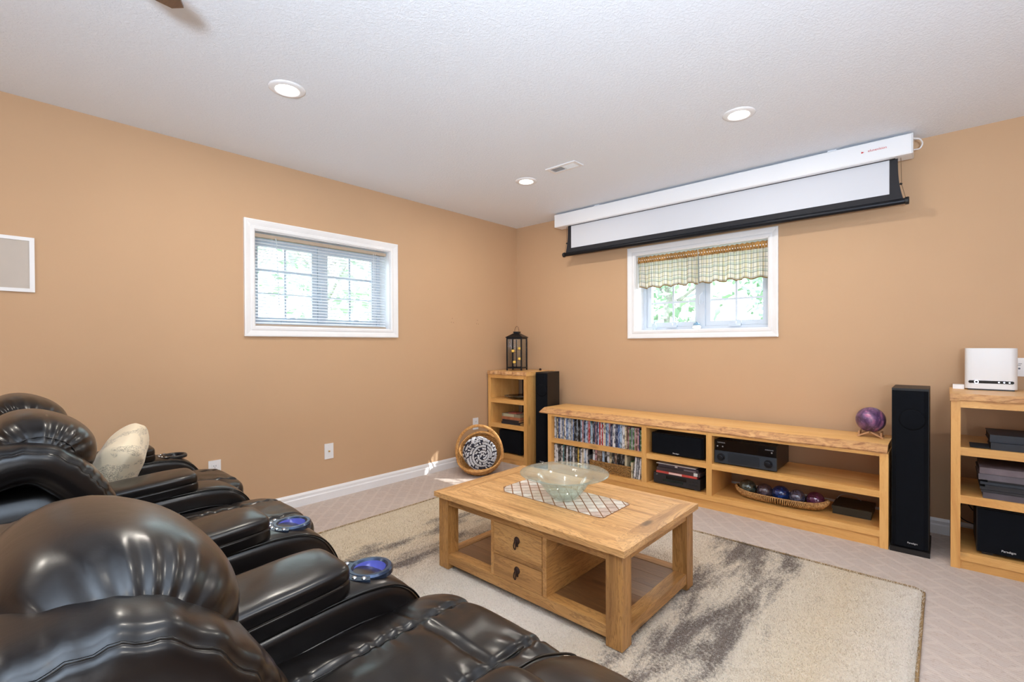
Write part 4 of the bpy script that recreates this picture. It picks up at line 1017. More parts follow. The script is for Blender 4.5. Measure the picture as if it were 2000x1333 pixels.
t = thing('power_adapter', 'small flat white adapter lying left of the router', 'adapter', (3.535, -.17, .906))
obj('adapter_body', bx(3.512, 3.560, -.185, -.125, .906, .930), whiteM, t, bevel=.003)
bm = B(); tube(bm, catmull([(3.60, -.10, .20), (3.56, -.06, .24), (3.545, -.05, .15), (3.57, -.05, .12), (3.62, -.07, .11)], 8), .003, 6); tag(obj('speaker_cable', bm, blackM), 'loose black cable behind the subwoofer in the right bookcase', 'cable')

# ================================================================== RUG
def mk_rug():
    m, nt, b = nm('shag_rug'); setp(b, rough=1, spec=.05, sheen=.3)
    tc = N(nt, 'ShaderNodeTexCoord'); g = N(nt, 'ShaderNodeNewGeometry')
    mp = N(nt, 'ShaderNodeMapping'); mp.inputs['Scale'].default_value = (1, 1, 1); nt.links.new(g.outputs['Position'], mp.inputs[0]); v = mp.outputs[0]
    sp = N(nt, 'ShaderNodeSeparateXYZ'); nt.links.new(v, sp.inputs[0])
    warp = noise_(nt, v, 2.2, 4, .6); x = mth(nt, 'ADD', sp.outputs[0], mth(nt, 'MULTIPLY', mth(nt, 'SUBTRACT', warp, .5), .22))
    t_ = mth(nt, 'DIVIDE', mth(nt, 'SUBTRACT', x, .61), 2.8)
    base = ramp(nt, [(.0, (232, 214, 184)), (.14, (226, 206, 174)), (.26, (206, 184, 158)), (.40, (236, 224, 208)), (.55, (240, 228, 214)), (.68, (224, 204, 178)), (.80, (230, 216, 196)), (.90, (232, 212, 182)), (1, (242, 232, 220))], t_)
    mv = N(nt, 'ShaderNodeMapping'); mv.inputs['Scale'].default_value = (5.5, 1.5, 1); mv.inputs['Rotation'].default_value = (0, 0, .08); nt.links.new(g.outputs['Position'], mv.inputs[0])
    st = noise_(nt, mv.outputs[0], 1.5, 5, .62, .25)
    band = ramp(nt, [(.08, gray(0)), (.16, gray(.8)), (.25, gray(.9)), (.33, gray(.25)), (.50, gray(.0)), (.64, gray(.10)), (.72, gray(1)), (.79, gray(1)), (.86, gray(.42)), (.96, gray(0))], t_)
    thr = mth(nt, 'ADD', st, mth(nt, 'MULTIPLY', band, .33))
    fine = noise_(nt, v, 75, 4, .8)
    thr = mth(nt, 'ADD', thr, mth(nt, 'MULTIPLY', mth(nt, 'SUBTRACT', fine, .5), .55))
    dk = ramp(nt, [(.74, gray(0)), (.90, gray(1))], thr)
    c = mixc(nt, mth(nt, 'MULTIPLY', dk, .92), base, (90, 70, 56))
    c = mixc(nt, mth(nt, 'MULTIPLY', ramp(nt, [(.5, gray(0)), (.70, gray(1))], noise_(nt, v, 130, 3, .75)), .36), c, (152, 128, 106))
    c = mixc(nt, mth(nt, 'MULTIPLY', ramp(nt, [(.55, gray(0)), (.72, gray(1))], noise_(nt, v, 95, 3, .75)), .5), c, (242, 234, 220))
    nt.links.new(c, b.inputs['Base Color'])
    bump(nt, b, noise_(nt, v, 170, 3, .7), .9, .010); return m
rugM = mk_rug()
t = thing('area_rug', 'large beige shag rug with dark brown streaks under the coffee table', 'rug', (2.0, -2.6, 0))
rx0, rx1, ry0, ry1 = .615, 3.408, -4.95, -.972
bm = B(); nx, ny = 90, 128; G = []
for i in range(nx+1):
    row = []
    for j in range(ny+1):
        x = rx0+(rx1-rx0)*i/nx; y = ry0+(ry1-ry0)*j/ny; e = min(i, nx-i, j, ny-j)
        z = .0125 if e > 0 else .004
        z += .0018*noise.noise(Vector((x*14, y*14, 1)))
        row.append(bm.verts.new((x, y, max(z, .002))))
    G.append(row)
for i in range(nx):
    for j in range(ny): bm.faces.new((G[i][j], G[i+1][j], G[i+1][j+1], G[i][j+1]))
obj('pile', bm, rugM, t, smooth=True)
# real tufts of pile, thickest where the camera looks
bm_v, bm_f = [], []
rr_ = random.Random(5)
cxm, cym = 3.48, -3.92
cnt = 0
while cnt < 170000:
    x = rr_.uniform(rx0, rx1); y = rr_.uniform(-3.1, ry1)
    if x < 1.2 and y < -2.9: continue
    h = rr_.uniform(.006, .014); a = rr_.uniform(0, 2*PI); lx, ly = rr_.gauss(0, .006), rr_.gauss(0, .006); w = rr_.uniform(.0008, .0017)
    i0 = len(bm_v); ca, sa_ = math.cos(a)*w, math.sin(a)*w
    bm_v += [(x-ca-2, y-sa_+2.6, .009), (x+ca-2, y+sa_+2.6, .009), (x+lx-2, y+ly+2.6, .010+h)]
    bm_f.append((i0, i0+1, i0+2)); cnt += 1
me = bpy.data.meshes.new('tufts'); me.from_pydata(bm_v, [], bm_f); me.materials.append(rugM)
o = bpy.data.objects.new('tufts', me); COL.objects.link(o); o.parent = t; o['kind'] = 'stuff'
bm = B()
bindM = varied('rug_binding', (150, 122, 84), .9, .1, 40)
tube(bm, [(rx1, ry0, .007), (rx1, ry1-.03, .007), (rx1-.03, ry1, .007), (rx0, ry1, .007), (rx0, ry0, .007)], .006, 6, closed=True); obj('bound_edge', bm, bindM, t)

# ================================================================== COFFEE TABLE
RZ = .016
tx0, tx1, ty0, ty1 = 1.500, 2.606, -2.352, -1.640; tz = .405
t = thing('coffee_table', 'rustic pine coffee table with drawers and mosaic inlay on the rug', 'coffee table', (2.05, -2.0, RZ))
lw = .070; lx0, lx1, ly0, ly1 = 1.521, 2.588, -2.335, -1.662
for (a, b_) in ((lx0, ly0), (lx1-lw, ly0), (lx0, ly1-lw), (lx1-lw, ly1-lw)):
    obj('leg', bx(a, a+lw, b_, b_+lw, RZ, .379), tabZ, t, bevel=.003)
for (y_) in (ly0+.004, ly1-.026): obj('apron', bx(lx0+lw, lx1-lw, y_, y_+.022, .345, .379), tabF, t, bevel=.001)
for (x_) in (lx0+.004, lx1-.026): obj('apron', bx(x_, x_+.022, ly0+lw, ly1-lw, .345, .379), tabG, t, bevel=.001)
# top: border boards + planks
bd = .085; zt0 = .380
def border(pts, mt):
    bm = B(); prism(bm, pts, zt0, tz, 'Z'); return obj('border_board', bm, mt, t, bevel=.004)
border([(tx0, ty0), (tx1, ty0), (tx1-bd, ty0+bd), (tx0+bd, ty0+bd)], tabX)
border([(tx1, ty1), (tx0, ty1), (tx0+bd, ty1-bd), (tx1-bd, ty1-bd)], tabX)
border([(tx0, ty1), (tx0, ty0), (tx0+bd, ty0+bd), (tx0+bd, ty1-bd)], tabY)
border([(tx1, ty0), (tx1, ty1), (tx1-bd, ty1-bd), (tx1-bd, ty0+bd)], tabY)
ny_ = 4; pw = (ty1-ty0-2*bd)/ny_
for k in range(ny_):
    y0_ = ty0+bd+k*pw; obj('plank', bx(tx0+bd+.0008, tx1-bd-.0008, y0_+.0008, y0_+pw-.0008, zt0, tz-.0008), tabX, t, bevel=.0012)
# mosaic inlay
stoneM = {}
def stone(k):
    cols = [(226, 216, 206), (214, 200, 186), (232, 226, 218), (206, 184, 172), (220, 204, 192)]
    if k not in stoneM: stoneM[k] = varied('stone_tile', cols[k], .35, .05, 40, coat=.2)
    return stoneM[k]
mx0, mx1, my0, my1 = 1.725, 2.366, -2.114, -1.850
def inside(x, y):
    if not (mx0 <= x <= mx1 and my0 <= y <= my1): return False
    return (x-mx0)+(y-my0) >= .055 and (mx1-x)+(y-my0) >= .012 and (mx1-x)+(my1-y) >= .02
bm = B(); g_ = .003
prism(bm, [(mx0+.055, my0-g_), (mx1-.012, my0-g_), (mx1+g_, my0+.012), (mx1+g_, my1-.02), (mx1-.02, my1+g_), (mx0-g_, my1+g_), (mx0-g_, my0+.055)], tz-.0012, tz+.0004, 'Z')
bed = obj('mosaic_inlay', bm, varied('grout', (140, 98, 64), .8, .05, 50), t)
# square tiles laid at 45 degrees
pt = .0475; e1 = Vector((pt, pt))*.7071; e2 = Vector((pt, -pt))*.7071; o0 = Vector(((mx0+mx1)/2, (my0+my1)/2)); sh = .87
for i in range(-12, 13):
    for j in range(-12, 13):
        c = o0 + e1*(i+.5) + e2*(j+.5)
        q = [c + (e1*a + e2*b2)*.5*sh for a, b2 in ((-1, -1), (1, -1), (1, 1), (-1, 1))]
        # clip the diamond to the inlay outline
        poly = [v for v in q]
        if not any(inside(v.x, v.y) for v in q + [c]): continue
        if not all(inside(v.x, v.y) for v in q):
            pts_ = []
            for a_i in range(4):
                A_, C_ = q[a_i], q[(a_i+1) % 4]
                for s_ in range(12):
                    p_ = A_ + (C_-A_)*(s_/12)
                    if inside(p_.x, p_.y): pts_.append(p_)
            if len(pts_) < 3: continue
            poly = pts_
        ar = sum(poly[k].x*poly[(k+1) % len(poly)].y - poly[(k+1) % len(poly)].x*poly[k].y for k in range(len(poly)))/2
        if abs(ar) < .00012: continue
        if ar < 0: poly = poly[::-1]
        bm = B(); prism(bm, [(v.x, v.y) for v in poly], tz+.0003, tz+.0014, 'Z'); obj('tile', bm, stone(rnd.randrange(5)), bed)
# lower shelf
obj('shelf_rail', bx(lx0+lw, lx1-lw, ly0+.003, ly0+.062, .045, .092), tabF, t, bevel=.002)
obj('shelf_rail', bx(lx0+lw, lx1-lw, ly1-.062, ly1-.003, .045, .092), tabF, t, bevel=.002)
obj('shelf_rail', bx(lx0+.003, lx0+.062, ly0+lw, ly1-lw, .045, .092), tabG, t, bevel=.002)
obj('shelf_rail', bx(lx1-.062, lx1-.003, ly0+lw, ly1-lw, .045, .092), tabG, t, bevel=.002)
ns = 5; sy0, sy1 = ly0+.062, ly1-.062
for k in range(ns):
    a = sy0+(sy1-sy0)*k/ns; obj('shelf_plank', bx(lx0+.062, lx1-.062, a+.0007, a+(sy1-sy0)/ns-.0007, .060, .0905), shelfY, t)
# drawer block
dx0, dx1 = 1.895, 2.226
for (a, b_) in ((dx0, dx0+.019), (dx1-.022, dx1)): obj('block_side', bx(a, b_, ly0+.006, ly1-.006, .092, .345), tabG, t, bevel=.001)
obj('block_back', bx(dx0+.019, dx1-.022, ly1-.02, ly1-.008, .092, .345), tabF, t)
obj('drawer_rail', bx(dx0+.019, dx1-.022, ly0+.006, ly0+.03, .196, .210), tabF, t)
for (za, zb2) in ((.212, .3435), (.0935, .1935)):
    d = obj('drawer', bx(dx0+.0215, dx1-.0245, ly0+.004, ly0+.022, za, zb2), tabF, t, bevel=.0015)
    bm = B(); box(bm, dx0+.027, dx1-.03, ly0+.022, ly1-.06, za+.006, za+.012); box(bm, dx0+.027, dx0+.033, ly0+.022, ly1-.06, za+.012, zb2-.02); box(bm, dx1-.036, dx1-.03, ly0+.022, ly1-.06, za+.012, zb2-.02); obj('drawer_box', bm, tabY, d)
    xc = (dx0+dx1)/2; zc = (za+zb2)/2+.014
    bm = B(); lathe(bm, [(0, .008), (.008, .008), (.015, .004), (.017, 0)], (xc, ly0+.004, zc), 18, axis=(0, -1, 0)); rotbox(bm, (xc, ly0+.001, zc-.006), (.008, .002, .020), (Vector((1, 0, 0)), Vector((0, 1, 0)), Vector((0, 0, 1))))
    bpl = obj('pull_plate', bm, ironM, d, smooth=False)
    bm = B(); tube(bm, catmull([(xc, ly0-.006, zc+.004), (xc-.004, ly0-.012, zc-.008), (xc-.006, ly0-.012, zc-.026), (xc, ly0-.010, zc-.036), (xc+.006, ly0-.012, zc-.026), (xc+.004, ly0-.012, zc-.008), (xc, ly0-.006, zc+.004)], 5), .0028, 6); obj('drop_pull', bm, ironM, bpl) if False else obj('drop_pull', bm, ironM, d)

# glass bowl
def mk_bowl():
    m = bpy.data.materials.new('seeded_glass'); m.use_nodes = True; nt = m.node_tree; nt.nodes.clear()
    o = N(nt, 'ShaderNodeOutputMaterial'); tr = N(nt, 'ShaderNodeBsdfTransparent'); tr.inputs[0].default_value = (*lin((243, 248, 245)), 1)
    df = N(nt, 'ShaderNodeBsdfDiffuse'); df.inputs[0].default_value = (*lin((214, 224, 214)), 1)
    gl = N(nt, 'ShaderNodeBsdfGlossy'); gl.inputs['Roughness'].default_value = .08
    m1 = N(nt, 'ShaderNodeMixShader'); m1.inputs[0].default_value = .17; nt.links.new(tr.outputs[0], m1.inputs[1]); nt.links.new(df.outputs[0], m1.inputs[2])
    fr = N(nt, 'ShaderNodeLayerWeight'); fr.inputs[0].default_value = .5
    bp = N(nt, 'ShaderNodeBump'); bp.inputs['Strength'].default_value = .15; bp.inputs['Distance'].default_value = .004; nt.links.new(noise_(nt, coords(nt), 30, 2), bp.inputs['Height'])
    nt.links.new(bp.outputs[0], gl.inputs['Normal']); nt.links.new(bp.outputs[0], fr.inputs['Normal'])
    m2 = N(nt, 'ShaderNodeMixShader'); nt.links.new(mth(nt, 'ADD', mth(nt, 'MULTIPLY', mth(nt, 'POWER', fr.outputs['Facing'], 3.0), .45), .05), m2.inputs[0]); nt.links.new(m1.outputs[0], m2.inputs[1]); nt.links.new(gl.outputs[0], m2.inputs[2])
    nt.links.new(m2.outputs[0], o.inputs[0]); return m
bz = tz+.0016; bc = (2.085, -2.005, bz)
bm = B()
outer = [(0, 0), (.052, 0), (.062, .006), (.092, .040), (.120, .078), (.140, .104), (.150, .108), (.185, .116), (.216, .126), (.219, .128)]
inner = [(.218, .131), (.185, .120), (.148, .112), (.136, .106), (.116, .080), (.088, .043), (.058, .010), (0, .006)]
lathe(bm, outer+inner, bc, 96)
o = obj('glass_bowl', bm, mk_bowl(), loc=bc, smooth=True); tag(o, 'wide flared pale green glass bowl in the middle of the coffee table', 'bowl')

# ================================================================== ROUND BASKET WITH CROCHET ROLL
bc = Vector((.36, -.93, .195)); ax = Vector((.38, -.60, .68)).normalized()     # direction the opening faces
e1 = Vector((0, 0, 1)).cross(ax).normalized(); e2 = ax.cross(e1)
splitM = mk_wicker('split_oak', (222, 170, 104), (186, 128, 66), .6)
t = thing('round_basket', 'round split-wood basket with hoop handle tipped on its side by the corner', 'basket', (.36, -.93, 0))
Rb = .207
bm = B(); nr = 11; nseg = 72
for j in range(nr):                     # woven bowl: horizontal splints
    ph = (j+.3)/nr*PI/2; rr = Rb*math.cos(ph)*(1+.0), -Rb*.85*math.sin(ph)
    pts = []
    for i in range(nseg):
        a = 2*PI*i/nseg; wv = .003*(1 if (i+j) % 2 else -1); q = rr[0]+wv
        pts.append(bc + e1*math.cos(a)*q + e2*math.sin(a)*q*.96 + ax*(rr[1] - (.035*math.cos(2*a) if j == 0 else .0)))
    tube(bm, pts, .011, 5, closed=True, flat=.35)
obj('woven_splints', bm, splitM, t, smooth=True)
bm = B(); prof = [(Rb*math.cos(p)*.985, -Rb*.85*math.sin(p)*.97) for p in [i*PI/2/12 for i in range(13)]]
lathe(bm, prof, bc, 48, axis=ax); o = obj('bowl_wall', bm, splitM, t, smooth=True); md = o.modifiers.new('s', 'SOLIDIFY'); md.thickness = .002
bm = B(); tube(bm, [bc + e1*math.cos(2*PI*i/64)*Rb + e2*math.sin(2*PI*i/64)*Rb + ax*(-.022*math.cos(4*PI*i/64)) for i in range(64)], .008, 6, closed=True); obj('rim_hoop', bm, splitM, t, smooth=True)
bm = B(); up_ = (e2*.93 + ax*.36).normalized()
tube(bm, [bc + e1*math.cos(PI*i/40)*(Rb+.006) + Vector((.05, -.06, 1))*math.sin(PI*i/40)*.245 for i in range(-3, 44)], .013, 8, flat=.35)
obj('hoop_handle', bm, splitM, t, smooth=True)
# crochet roll
yarn1 = varied('yarn_white', (226, 226, 232), .9, .05, 60, .4, 500, .002); yarn2 = varied('yarn_dark', (60, 60, 74), .9, .1, 60, .4, 500, .002)
t2 = thing('crochet_mat', 'rolled black and white chunky crochet mat inside the round basket', 'crochet mat', (.36, -.93, .03))
ax = Vector((.93, -.45, -.02)).normalized(); e1 = Vector((0, 0, 1)).cross(ax).normalized(); e2 = ax.cross(e1)
rc_ = .136; c0 = bc + Vector((-.01, .0, .0)) + ax*.11
bmw, bmk = B(), B()
def stitch(bm, p, d, w, l, n_):
    d = d.normalized(); s = d.cross(n_).normalized(); n2 = s.cross(d)
    ring0 = None; prof = [(0, -1), (.62, -.72), (1, -.1), (.85, .5), (.4, .9), (0, 1)]
    rings = []
    for (q, h) in prof:
        if q == 0: rings.append([bm.verts.new(p + d*h*l)])
        else: rings.append([bm.verts.new(p + d*h*l + (s*math.cos(k*PI/3)*w + n2*math.sin(k*PI/3)*w*.8)*q) for k in range(6)])
    for a, b_ in zip(rings, rings[1:]):
        for i in range(6):
            j = (i+1) % 6
            if len(a) == 1: bm.faces.new((a[0], b_[i], b_[j]))
            elif len(b_) == 1: bm.faces.new((a[i], b_[0], a[j]))
            else: bm.faces.new((a[i], b_[i], b_[j], a[j]))
rad = .010; th = 0
while rad < rc_:
    nrm = ax; p = c0 + (e1*math.cos(th) + e2*math.sin(th))*rad + ax*(.022*math.cos(rad/rc_*PI/2)+rr_.uniform(-.002, .002))
    radial = (e1*math.cos(th) + e2*math.sin(th)); tang = (-e1*math.sin(th) + e2*math.cos(th))
    tgt = bmk if rr_.random() < (.16 if int(th/(2*PI)*1.3) % 3 else .40) else bmw
    stitch(tgt, p, radial*.9 + tang*.45, .0062, .0125, nrm)
    th += .0125/rad; rad += .0125/rad*.0225/(2*PI)
nrow = 7
for j in range(nrow):                    # outer side of the roll
    for i in range(46):
        a = 2*PI*(i+.5*(j % 2))/46; radial = (e1*math.cos(a) + e2*math.sin(a)); tang = (-e1*math.sin(a) + e2*math.cos(a))
        p = c0 + radial*(rc_+.001) - ax*(.008+j*.021)
        stitch(bmk if rr_.random() < .38 else bmw, p, tang + ax*(.6 if j % 2 else -.6), .0062, .0125, radial)
bm = B(); lathe(bm, [(0, .002), (rc_-.006, .0), (rc_-.004, -.15), (0, -.15)], c0, 40, axis=ax); obj('rolled_core', bm, yarn2, t2)
obj('light_stitches', bmw, yarn1, t2, smooth=True, kind='stuff'); obj('dark_stitches', bmk, yarn2, t2, smooth=True, kind='stuff')

# ================================================================== RECLINERS
def arm(root, xc, w=.200, cup=True, lit=True, y0=-4.02, yf=-3.135, dz=0):
    """one arm: padded band around a recessed side panel, pad on top and lit cup holder"""
    top = [(y0, .04), (y0, .515), (y0+.03, .548), (-3.72, .572), (-3.42, .592), (-3.30, .590), (-3.225, .570), (yf-.037, .520), (yf-.002, .430), (yf, .30), (yf+.002, .04)]
    out = [top[0]] + [tuple(v) for v in [Vector(q) for q in catmull([(a, b_, 0) for a, b_ in top[1:]], 6)] ] if False else None
    top = [(a, b_+dz*(1 if b_ > .4 else 0)) for a, b_ in top]
    cr = [tuple(v[:2]) for v in catmull([(a, b_, 0) for a, b_ in top[1:]], 6)]
    outline = [top[0]] + cr
    # inner outline: offset inwards for the recess
    d = .075; cin = []
    cc = Vector((-3.60, .20))
    for i, (a, b_) in enumerate(outline):
        A_ = Vector(outline[max(i-1, 0)]); C_ = Vector(outline[min(i+1, len(outline)-1)]); tg = (C_-A_).normalized(); nr_ = Vector((tg.y, -tg.x))
        if (cc - Vector((a, b_))).dot(nr_) < 0: nr_ = -nr_
        p = Vector((a, b_)) + nr_*d; cin.append((max(y0+.06, min(yf-d, p.x)), max(.04, p.y)))
    bm = B(); n = len(outline)
    def sec(xx, pts): return [bm.verts.new((xx, a, b_)) for a, b_ in pts]
    hw = w/2; rsm = .022
    # rounded cross section of the band, swept along the outline
    prof = [(-hw, 1.0), (-hw, .35), (-hw+rsm*.3, .12), (-hw+rsm, 0.0), (-hw+rsm*2.2, -.035), (0, -.06), (hw-rsm*2.2, -.035), (hw-rsm, 0.0), (hw-rsm*.3, .12), (hw, .35), (hw, 1.0)]
    grid = []
    for (xo, q) in prof:
        pts = [(outline[i][0]+(cin[i][0]-outline[i][0])*q, outline[i][1]+(cin[i][1]-outline[i][1])*q) for i in range(n)]
        grid.append(sec(xc+xo, pts))
    for a, b_ in zip(grid, grid[1:]):
        for i in range(n-1): bm.faces.new((a[i], a[i+1], b_[i+1], b_[i]))
    o = obj('arm_band', bm, leather, root); smooth_angle(o, 60)
    bm = B(); prism(bm, cin[1:-1] + [(cin[-1][0], .04), (cin[0][0], .04)], xc-hw+.008, xc+hw-.008, 'X')
    pan = obj('arm_panel', bm, leatherD, root)
    # stitched seams along both edges
    for s in (-1, 1):
        bm = B(); pts = [(xc+s*(hw-.006), outline[i][0]+(cin[i][0]-outline[i][0])*.04, outline[i][1]+(cin[i][1]-outline[i][1])*.04) for i in range(2, n-1)]
        tube(bm, pts, .0026, 5); 
        sm = obj('piping', bm, leatherD, o, smooth=True)
        bm = B(); pts2 = [(xc+s*(hw+.0005), outline[i][0]+(cin[i][0]-outline[i][0])*.92, outline[i][1]+(cin[i][1]-outline[i][1])*.92) for i in range(2, n-1)]
        tube(bm, pts2, .0030, 5); obj('piping', bm, leatherD, o, smooth=True)
    # pad
    pa, pb = -3.90, -3.348; L2 = (pb-pa)/2
    def fn(un, p):
        side = abs(un.x)
        z = p.z
        if un.z > 0: z += .006*(1-un.x*un.x)
        g_ = math.exp(-((z-.004)/.0022)**2)*.0035
        return Vector((p.x*(1-g_/.08), p.y*(1-g_/.24), z + .0015*math.sin(p.y*60+p.x*30)*(1-side)))
    rot = Matrix.Rotation(math.radians(3.5), 3, 'X')
    bm = puff((xc, (pa+pb)/2, .606), (.098, L2, .040), 7, 30, fn, rot); pd = obj('arm_pad', bm, leather, root, smooth=True)
    for s in (-1, 1):
        bm = B(); L3 = L2-.035
        tube(bm, [Vector((xc+s*.0965, (pa+pb)/2, .606)) + rot @ Vector((0, -L3+2*L3*i/12, .004)) for i in range(13)], .0014, 4); obj('stitching', bm, threadM, pd)
    if cup:
        c = (xc, -3.258, .588); tl = math.radians(-4)
        bm = B(); lathe(bm, [(.040, .004), (.046, .010), (.054, .010), (.058, .005), (.058, -.006), (.040, -.006)], c, 48, closed=True); r_ = obj('cup_ring', bm, plain('ring_blue_grey', (50, 62, 84), .25, metal=.6) if lit else blackM, root); smooth_angle(r_, 35)
        bm = B(); lathe(bm, [(.0402, .006), (.037, -.012), (.034, -.016), (0, -.0165)], c, 40); obj('cup_well', bm, cupM if lit else cupD, r_, smooth=True)
        # button cluster towards the sitter's elbow
        bm = B(); pts = []
        for i in range(15): a = PI+.35+ (PI*.72)*i/14 ; pts.append((c[0]+.076*math.cos(a), c[1]+.076*math.sin(a)))
        for i in range(15): a = PI+.35+(PI*.72)*(14-i)/14; pts.append((c[0]+.055*math.cos(a), c[1]+.055*math.sin(a)))
        prism(bm, pts, c[2]-.006, c[2]+.009, 'Z'); obj('button_pod', bm, plain('pod_blue_grey', (44, 56, 74), .25, metal=.5) if lit else blackM, r_)
        for i in range(6):
            a = PI+.50+(PI*.60)*i/5; bm = B(); lathe(bm, [(0, .013), (.004, .013), (.0062, .0095)], (c[0]+.0655*math.cos(a), c[1]+.0655*math.sin(a), c[2]), 12); obj('button', bm, chrome, r_, smooth=True)
cupM = plain('cup_glow', (88, 92, 170), .12, emit=(90, 96, 200), es=.16, coat=.8, coatr=.05)
cupD = plain('cup_dark', (24, 24, 30), .2)
def gather(s, x, wd, amp, seed, freq=190):
    """folds running away from a seam at the end of a roll"""
    m_ = max(0, 1-abs(x)/wd)
    return amp*m_*(math.sin(s*freq+2.2*math.sin(s*37+seed)+seed)*.7 + .5*noise.noise(Vector((s*60, seed, x*20))))
def seat(root, xc, seed, hz=0, bz=0):
    hw = .247
    # back shell
    obj('back_shell', puff((xc, -3.905, .43), (hw-.022, .150, .375), 9, 14), leatherD, root, smooth=True)
    # seat cushion with sewn panels
    def fs(un, p):
        q = p.copy()
        if un.z > 0:
            q.z += .016*(1-(p.x/.25)**2)
            g1 = max(math.exp(-((abs(p.x)-.115)/.007)**2), 0)*.012
            g2 = math.exp(-((p.y-.205)/.008)**2)*.010 * (1 if abs(p.x) < .30 else 0)
            g3 = math.exp(-((p.y+.06)/.008)**2)*.010 * (1 if abs(p.x) < .115 else 0)
            q.z -= max(g1, g2, g3)*un.z
            pw_ = math.exp(-((abs(p.x)-.115)/.04)**2)
            q.z += .0035*noise.noise(Vector((p.x*16+seed, p.y*16, 0))) + pw_*.003*math.sin(p.y*120+seed+6*noise.noise(Vector((p.x*9, p.y*9, seed))))
        return q
    bm = puff((xc, -3.465, .435), (hw, .365, .094), 8, 64, fs); sc = obj('seat_cushion', bm, leather, root, smooth=True)
    for s in (-1, 1):
        bm = B(); tube(bm, [(xc+s*.115, -3.465-.32+.62*i/20, .435+.094+.0118-.0085) for i in range(21)], .0022, 5); obj('piping', bm, leatherD, sc, smooth=True)
    # front apron / footrest panel
    def ff(un, p): return Vector((p.x, p.y+.010*(1-(p.x/.25)**2)*max(un.y, 0), p.z))
    bm = puff((xc, -3.145, .265), (hw-.003, .050, .225), 6, 20, ff); obj('footrest', bm, leather, root, smooth=True)
    # lower back cushion
    def fb(un, p): return Vector((p.x, p.y + .02*(1-(p.x/.24)**2)*max(un.y, 0) + .004*noise.noise(Vector((p.x*12, p.z*12, seed))), p.z))
    bm = puff((xc, -3.765, .60), (hw-.012, .085, .15), 4, 24, fb, Matrix.Rotation(math.radians(-12), 3, 'X')); obj('lumbar_cushion', bm, leather, root, smooth=True)
    # arched upper back bolster
    path = catmull([(-4.075, .50, 0), (-4.060, .70, 0), (-4.005, .805, 0), (-3.930, .852, 0), (-3.842, .866, 0), (-3.775, .815, 0), (-3.725, .738, 0), (-3.705, .640, 0), (-3.70, .58, 0)], 13)
    path = [Vector((q.x, q.y + bz*min(1, max(0, (q.y-.6)/.2)), 0)) for q in path]
    S_ = [0]
    for a, b_ in zip(path, path[1:]): S_.append(S_[-1]+(b_-a).length)
    nx = 72; T_ = .057; bm = B(); G = []
    for i in range(nx+1):
        sx = math.sin((i/nx-.5)*PI); x = sx*(hw+.004)
        tk = (1-abs(sx)**12)**(1/2.2) if abs(sx) < 1 else 0
        col = []
        for j, p in enumerate(path):
            tg = (path[min(j+1, len(path)-1)] - path[max(j-1, 0)]).normalized(); nr_ = Vector((-tg.y, tg.x, 0))
            if nr_.y < 0 and j > 8: pass
            dist_seam = abs(abs(x)-.236)
            g_ = gather(S_[j], dist_seam if abs(x) < .236 else dist_seam*5, .080, .0036, seed)
            groove = math.exp(-(dist_seam/.004)**2)*.006
            et = math.sin(PI*min(1, max(0, S_[j]/S_[-1])))**.25
            tt = (T_*tk + g_ - groove)
            col.append((x, p, nr_, tt, et, tk))
        G.append(col)
    outer_ = [[bm.verts.new((xc+c[0], c[1].x + c[2].x*c[3]*c[4], c[1].y + c[2].y*c[3]*c[4])) for c in col] for col in G]
    inner_ = [[bm.verts.new((xc+c[0], c[1].x - c[2].x*T_*.9*c[5]*c[4], c[1].y - c[2].y*T_*.9*c[5]*c[4])) for c in col] for col in G]
    m_ = len(path)
    for i in range(nx):
        for j in range(m_-1):
            bm.faces.new((outer_[i][j], outer_[i+1][j], outer_[i+1][j+1], outer_[i][j+1])); bm.faces.new((inner_[i][j], inner_[i][j+1], inner_[i+1][j+1], inner_[i+1][j]))
        bm.faces.new((outer_[i][0], inner_[i][0], inner_[i+1][0], outer_[i+1][0])); bm.faces.new((outer_[i][m_-1], outer_[i+1][m_-1], inner_[i+1][m_-1], inner_[i][m_-1]))
    for j in range(m_-1):
        for i in (0, nx):
            bm.faces.new((outer_[i][j], outer_[i][j+1], inner_[i][j+1], inner_[i][j]))
    o = obj('back_bolster', bm, leather, root); smooth_angle(o, 75)
    for s in (-1, 1):
        bm = B(); ii = min(range(nx+1), key=lambda i: abs(G[i][0][0]-s*.236))
        tube(bm, [Vector((xc+c[0], c[1].x+c[2].x*c[3]*c[4], c[1].y+c[2].y*c[3]*c[4])) for c in G[ii][4:]], .0020, 5); obj('piping', bm, leatherD, o, smooth=True)
    # headrest pillow: lens-shaped section with flat gathered end caps
    HX, HY, HZ = .198, .124, .110; SX = .181; rotm = Matrix.Rotation(math.radians(-26), 3, 'X'); HC = Vector((xc, -3.824, .864+hz))
    def hsec(a):
        cy_, cz_ = math.cos(a), math.sin(a); q = (abs(cy_)**2.3+abs(cz_)**2.3)**(1/2.3); return cy_/q*HY, cz_/q*HZ
    def hscale(s_):           # radius factor across the width
        return (1-abs(s_)**4.0)**(1/2.3)*(1-.10*s_*s_) if abs(s_) < 1 else 0
    NX, NA = 84, 150; bm = B(); rows = []
